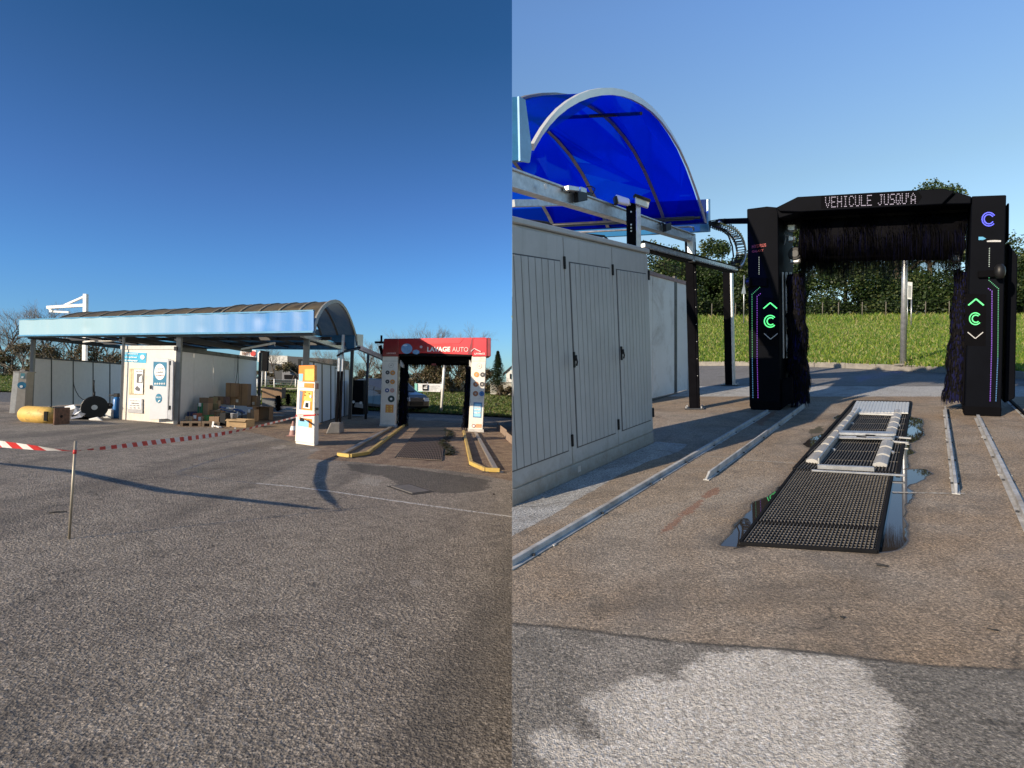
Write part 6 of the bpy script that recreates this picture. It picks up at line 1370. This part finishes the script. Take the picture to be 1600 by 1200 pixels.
for Y in (593, 597, 601): b.tube([dep(380, Y - 1.2, 45), dep(470, Y + .6, 45)], .012, 4)
b.build('wire', M['galv'], fe)
b = MB(); b.add([dep(X, Y, D_) for X, Y, D_ in [(400, 607, 46), (470, 606, 46), (470, 608, 43.5), (400, 609.5, 43.5)]], [(0, 1, 2, 3)]); tag(b.build('path', mat('sand_path', (.50, .42, .25), .9), None, fixn=False), kind='structure')
b = MB(); b.add([dep(X, Y, D_) + n * .05 for X, Y, D_ in [(-300, 597, 31), (60, 611, 31), (60, 616, 29), (-300, 602, 29)]], [(0, 1, 2, 3)])
t = thing('garden_wall', dep(785, 606, 50), 'low whitewashed wall beyond the field at the right of the left yard', 'wall'); b = MB(); b.prism([dep(X, Y, 55) for X, Y in [(766, 616), (799.5, 617), (799.5, 597.5), (785, 597.5), (766, 600)]], V((0, .4, 0))); b.build('wall', mat('whitewash', (.50, .48, .43), .8, var=.15, sc=3), t, side=-1)
b = MB(); b.prism([dep(X, Y, 54.9) for X, Y in [(766, 600.3), (785, 597.9), (799.5, 597.9), (799.5, 596.8), (785, 596.6), (766, 599)]], V((0, .5, 0))); b.build('coping', mat('coping_grey', (.36, .35, .33), .8), t, side=-1)
t = thing('house', dep(796, 590, 110), 'small white house gable with a dark roof peeping at the seam behind the conifer', 'house'); b = MB(); b.prism([dep(X, Y, 110) for X, Y in [(791, 600), (799.6, 600), (799.6, 578), (794, 579), (791, 584)]], V((0, 6, 0))); b.build('wall', M['whitepaint'], t, side=-1); b = MB(); b.prism([dep(X, Y, 109.8) for X, Y in [(786, 586), (799.6, 574), (799.6, 571), (786, 583)]], V((0, 7, 0))); b.build('roof', M['darkgrey'], t, side=-1)
b = MB(); b.prism([dep(X, Y, 109.9) for X, Y in [(796.5, 592), (798.5, 592), (798.5, 584), (796.5, 584)]], V((0, -.1, 0))); b.build('window', M['plastic'], t)
# ================================================================ TREES
def leafcloud(name, mats, parent, lobes, nl, size, rg, side=0):
    b = MB(); tot = sum(l[1] ** 2 for l in lobes)
    for c, r in lobes:
        for k in range(int(nl * r * r / tot)):
            v = V((rg.gauss(0, 1), rg.gauss(0, 1), rg.gauss(0, 1))).normalized(); q = c + V((v.x, v.y, v.z * .8)) * r * (rg.random() ** .42) * rg.uniform(.75, 1.12)
            s_ = size * rg.uniform(.6, 1.5); a = V((rg.gauss(0, 1), rg.gauss(0, 1), rg.gauss(0, .7))).normalized() * s_; e = a.cross(V((rg.gauss(0, 1), rg.gauss(0, 1), rg.gauss(0, 1)))).normalized() * s_ * .7
            b.cur = min(len(mats) - 1, int(rg.random() ** 1.3 * len(mats))); b.add([q - a, q + e, q + a, q - e], [(0, 1, 2, 3)])
    return b.build(name, mats, parent, fixn=False, side=side)
bark = mat('bark', (.09, .07, .05), .9, var=.3, bump=.3); barkg = mat('grey_twig', (.17, .145, .12), .85, var=.2)
LG = [leafm('leaf_dark', (.016, .036, .009)), leafm('leaf_mid', (.030, .058, .014)), leafm('leaf_light', (.055, .09, .022)), leafm('leaf_yellow', (.10, .12, .035))]
def leafytree(base, H, Wd, nl, label, seed, size=.16, low=.12, group=None, side=0, mats=LG):
    rg = random.Random(seed); t = thing('leafy_tree', base, label, 'tree', group)
    b = MB(); b.tube([base, base + V((.1, 0, H * .3)), base + V((-.05, .1, H * .6)), base + V((.1, 0, H * .85))], H * .022, 8, H * .006)
    for k in range(7):
        a = rg.random() * 6.28; z = rg.uniform(.25, .7) * H; b.tube([base + V((0, 0, z)), base + V((math.cos(a) * Wd * .25, math.sin(a) * Wd * .25, z + H * .12)), base + V((math.cos(a) * Wd * .42, math.sin(a) * Wd * .4, z + H * .2))], H * .008, 5, H * .002)
    b.build('trunk', bark, t, side=side)
    L = []
    for k in range(22):
        z = low + (1 - low) * rg.random() ** .9; wv_ = math.sin(math.pi * min(1, .18 + z * .80)) ** .6 * Wd * .42; a = rg.random() * 6.28; r = rg.uniform(.10, .19) * Wd
        L.append((base + V((math.cos(a) * wv_ * rg.random() ** .5, math.sin(a) * wv_ * rg.random() ** .5, z * H - r * .5)), r))
    leafcloud('crown', mats, t, L, nl, size, rg, side); return t
# right hand: dense green belt behind the meadow
spec = [(1030, 372, 9, 'bushy sunlit tree above the white partition, between the blue canopy and the lower rail', 50), (1085, 392, 7, 'lower dark tree right behind the thick corner post', 52), (1128, 368, 7, 'round tree crown behind the hanging cable chain', 50), (1175, 392, 7, 'dark tree partly hidden by the left tower of the black machine', 48), (1245, 330, 9, 'dark tree behind the left brush of the black machine', 50),
        (1320, 335, 9, 'broad dark tree behind the roof brush of the black machine, left of the grey post', 49), (1400, 290, 8, 'tall tree whose tip shows above the message lintel, left one of the two tips', 51), (1452, 283, 8, 'tall tree whose tip shows above the message lintel, right one of the two tips', 51), (1530, 350, 9, 'large tree hidden mostly behind the right tower', 48), (1600, 388, 9, 'sunlit tree at the right edge beyond the wing of the right tower', 44),
        (1690, 380, 9, 'leafy tree just outside the right edge of the view', 46), (980, 400, 8, 'tree showing under the blue canopy beside the mast', 52), (915, 420, 8, 'tree behind the cabinet under the canopy', 54), (845, 415, 8, 'tree near the seam behind the grey cabinet', 54)]
for i, (X, Yt, wd_, lb, D_) in enumerate(spec):
    base = dep(X, farR(X)[0] + 1, D_); H = (farR(X)[0] - Yt) / FPX * D_; leafytree(base, H, wd_, 15000, lb, 100 + i, .095, .02, side=1 if X < 1000 else 0)
# understorey hedge along the fence
rg = random.Random(77); L = []
for k in range(170): X = 850 + k * 6; D_ = 47.5 + rg.random() * 2; L.append((dep(X, farR(X)[0], D_) + V((0, 0, rg.uniform(.3, 1.2) if k % 2 else rg.uniform(1.5, 4.2))), rg.uniform(.9, 1.6)))
o = leafcloud('hedge', LG[:3], None, L, 95000, .09, rg, 1); tag(o, 'dense dark green undergrowth under the trees behind the wire fence', 'hedge', kind='stuff')
# ---- bare trees, left
def baretree_mesh(seed, H, lv=6, spread=.55, droop=0):
    rg = random.Random(seed); tr, tw = MB(), MB()
    def grow(p, d, L, r, k):
        q = p + d * L * .5 + V((rg.gauss(0, .04), rg.gauss(0, .04), 0)) * L; e = q + (d + V((rg.gauss(0, .12), rg.gauss(0, .12), .08))).normalized() * L * .5
        (tr if k > 3 else tw).tube([p, q, e], r, 6 if k > 3 else 3, r * .68)
        if k == 0: return
        nb = 3 if k > 4 else rg.choice((2, 3, 3)); 
        for i in range(nb):
            a = rg.random() * 6.283; s_ = spread * rg.uniform(.6, 1.35); x = d.cross(V((math.cos(a), math.sin(a), .3))).normalized()
            nd = (d * (1 if i else 1.3) + x * s_ + V((0, 0, .12 - droop))).normalized(); st = e if i < 2 else q
            grow(st, nd, L * rg.uniform(.62, .86), r * rg.uniform(.5, .68), k - 1)
    grow(V((0, 0, 0)), V((0, 0, 1)), H * .26, H * .016, lv); return tr, tw
PROTO = []
def baretree(base, H, label, var, rot, group='bare winter trees behind the left yard', wx=1.0):
    if len(PROTO) <= var:
        tr, tw = baretree_mesh(40 + var, 10, 7)
        zz_ = max(v.z for v in tw.v)
        for m_ in (tr, tw): m_.v = [v * (10 / zz_) for v in m_.v]
        t = thing('bare_tree', V((0, 0, 0)), label, 'tree', group); a = tr.build('trunk', bark, t, fixn=False); c = tw.build('crown', barkg, t, fixn=False)
        t.location = V((0, 0, 0)); PROTO.append(t); src = t
    else:
        src = PROTO[var]; t = src.copy(); COL.objects.link(t)
        for ch in [q for q in bpy.data.objects if q.parent == src]: c = ch.copy(); COL.objects.link(c); c.parent = t
        tag(t, label, 'tree', group)
    # children geometry was stored relative to the eye-level origin
    t.location = base + EYE; s_ = H / 10; t.scale = (s_ * wx, s_ * wx, s_); t.rotation_euler = (0, 0, rot); return t
D_ = 58
bt = [(8, 474, 'bare tree cut by the left edge of the view', 0), (70, 466, 'widest bare crown, rising left of the white steel mast', 1), (112, 470, 'bare crown immediately left of the white steel mast', 2), (36, 492, 'short bare tree between the edge tree and the wide crown', 3), (150, 486, 'bare tree just showing above the roof right of the mast', 0),
      (175, 505, 'bare tree seen through the gap above the panel partition, right part', 1), (95, 510, 'bare tree seen through the gap above the panel partition, middle', 3), (600, 512, 'slender bare tree between the canopy end and the red machine', 2), (575, 528, 'small bare tree beside the canopy gutter end', 0), (430, 530, 'bare tree visible under the canopy above the shed', 3),
      (676, 503, 'bare crown above the bubbles of the red lintel, left of the pair', 1), (716, 502, 'bare crown above the lettering of the red lintel, right of the pair', 2), (505, 540, 'bare tree seen over the long panel partition', 1), (540, 545, 'bare tree seen over the short panel partition', 2), (-60, 480, 'bare tree just outside the left edge', 3), (-140, 470, 'bare tree well outside the left edge', 1), (20, 520, 'low bare tree behind the terminal', 2), (735, 520, 'bare tree right of the pair over the red lintel', 3), (560, 556, 'low bare shrub tree behind the van', 3), (585, 560, 'low bare shrub tree nearest the left tower', 1)]
for i, (X, Yt, lb, v) in enumerate(bt):
    D1 = D_ + (i % 4) * 2; yb_2 = horL(X) + 7; H = (yb_2 - Yt) / FPX * D1; baretree(dep(X, yb_2, D1), H, lb, v if v < len(PROTO) or v == len(PROTO) else len(PROTO), i * 1.7, wx=1.15)
BR = [leafm('thicket_dark', (.05, .042, .022), .2), leafm('thicket_brown', (.12, .085, .045), .2), leafm('thicket_olive', (.09, .09, .035), .2), leafm('thicket_pale', (.20, .15, .09), .2)]
# brown shrubs along the far edge of the field
sh = [(-40, 540, 8), (10, 532, 8), (55, 528, 8), (100, 534, 8), (150, 536, 8), (195, 545, 7), (240, 560, 7), (330, 560, 7), (395, 575, 5), (480, 562, 6), (520, 566, 6), (560, 575, 5), (595, 578, 5), (635, 566, 6), (668, 562, 6), (700, 561, 6), (730, 565, 6), (757, 572, 5), (785, 604, 2.2)]
nm_ = ['beyond the left edge of the view', 'at the left edge behind the terminal', 'behind the left post', 'seen over the first panels of the partition', 'seen over the last panels of the partition', 'behind the payment room', 'hidden behind the payment room door', 'behind the side wall', 'beside the black sign panel', 'behind the long partition', 'above the silver mast foot', 'above the van roof', 'left of the red machine', 'behind the left brush of the red machine', 'behind the mint end of the banner', 'behind the white post', 'right of the white post', 'behind the right brush of the red machine', 'low in front of the whitewashed wall']
for i, ((X, Yt, w_), s_) in enumerate(zip(sh, nm_)):
    D1 = 56 if X < 780 else 50; yb_2 = horL(X) + (9 if X < 780 else 12); base = dep(X, yb_2, D1); H = max(.8, (yb_2 - Yt) / FPX * D1); rg = random.Random(300 + i)
    t = thing('shrub', base, 'brown winter shrub ' + s_, 'shrub'); b = MB()
    for k in range(26):
        a = rg.random() * 6.28; b.tube([base + V((rg.gauss(0, w_ * .12), 0, 0)), base + V((math.cos(a) * w_ * .2, math.sin(a) * .8, H * .5)), base + V((math.cos(a) * w_ * .38, math.sin(a) * 1.5, H * rg.uniform(.7, 1.05)))], .035, 3, .01)
    b.build('stem', barkg, t, fixn=False, side=-1)
    L = [(base + V((rg.uniform(-.42, .42) * w_, rg.uniform(-.8, .8), rg.uniform(.05, .82) * H)), rg.uniform(.10, .2) * min(w_, H * 1.4)) for k in range(16)]
    leafcloud('foliage', BR, t, L, 5200, .075, rg, -1)
# conifer at the seam
base = dep(778, 612, 52); t = thing('conifer', base, 'dark green conifer between the red machine and the seam', 'tree'); rg = random.Random(9); H = 64 / FPX * 52
b = MB(); b.tube([base, base + V((0, 0, H))], .12, 6, .02); b.build('trunk', bark, t, side=-1)
b = MB(); CM = [leafm('needle_a', (.018, .035, .016), .15), leafm('needle_b', (.035, .06, .025), .15)]
for k in range(9000):
    f = rg.random() ** .8; a = rg.random() * 6.28; r = (1 - f) * 1.5 * (.65 + .35 * math.sin(a * 5 + f * 40)) * rg.random() ** .5 + .05; p = base + V((math.cos(a) * r, math.sin(a) * r, f * H - r * .25)); s_ = rg.uniform(.03, .09); d = V((math.cos(a), math.sin(a), -.3)) * s_ * 1.4; e = V((-math.sin(a), math.cos(a), rg.uniform(-.4, .4))) * s_ * .5; b.cur = rg.randint(0, 1); b.add([p - d, p + e, p + d, p - e], [(0, 1, 2, 3)])
b.build('crown', CM, t, fixn=False, side=-1)
for ob in bpy.data.objects:
    if ob.type == 'EMPTY': ob.empty_display_size = .1
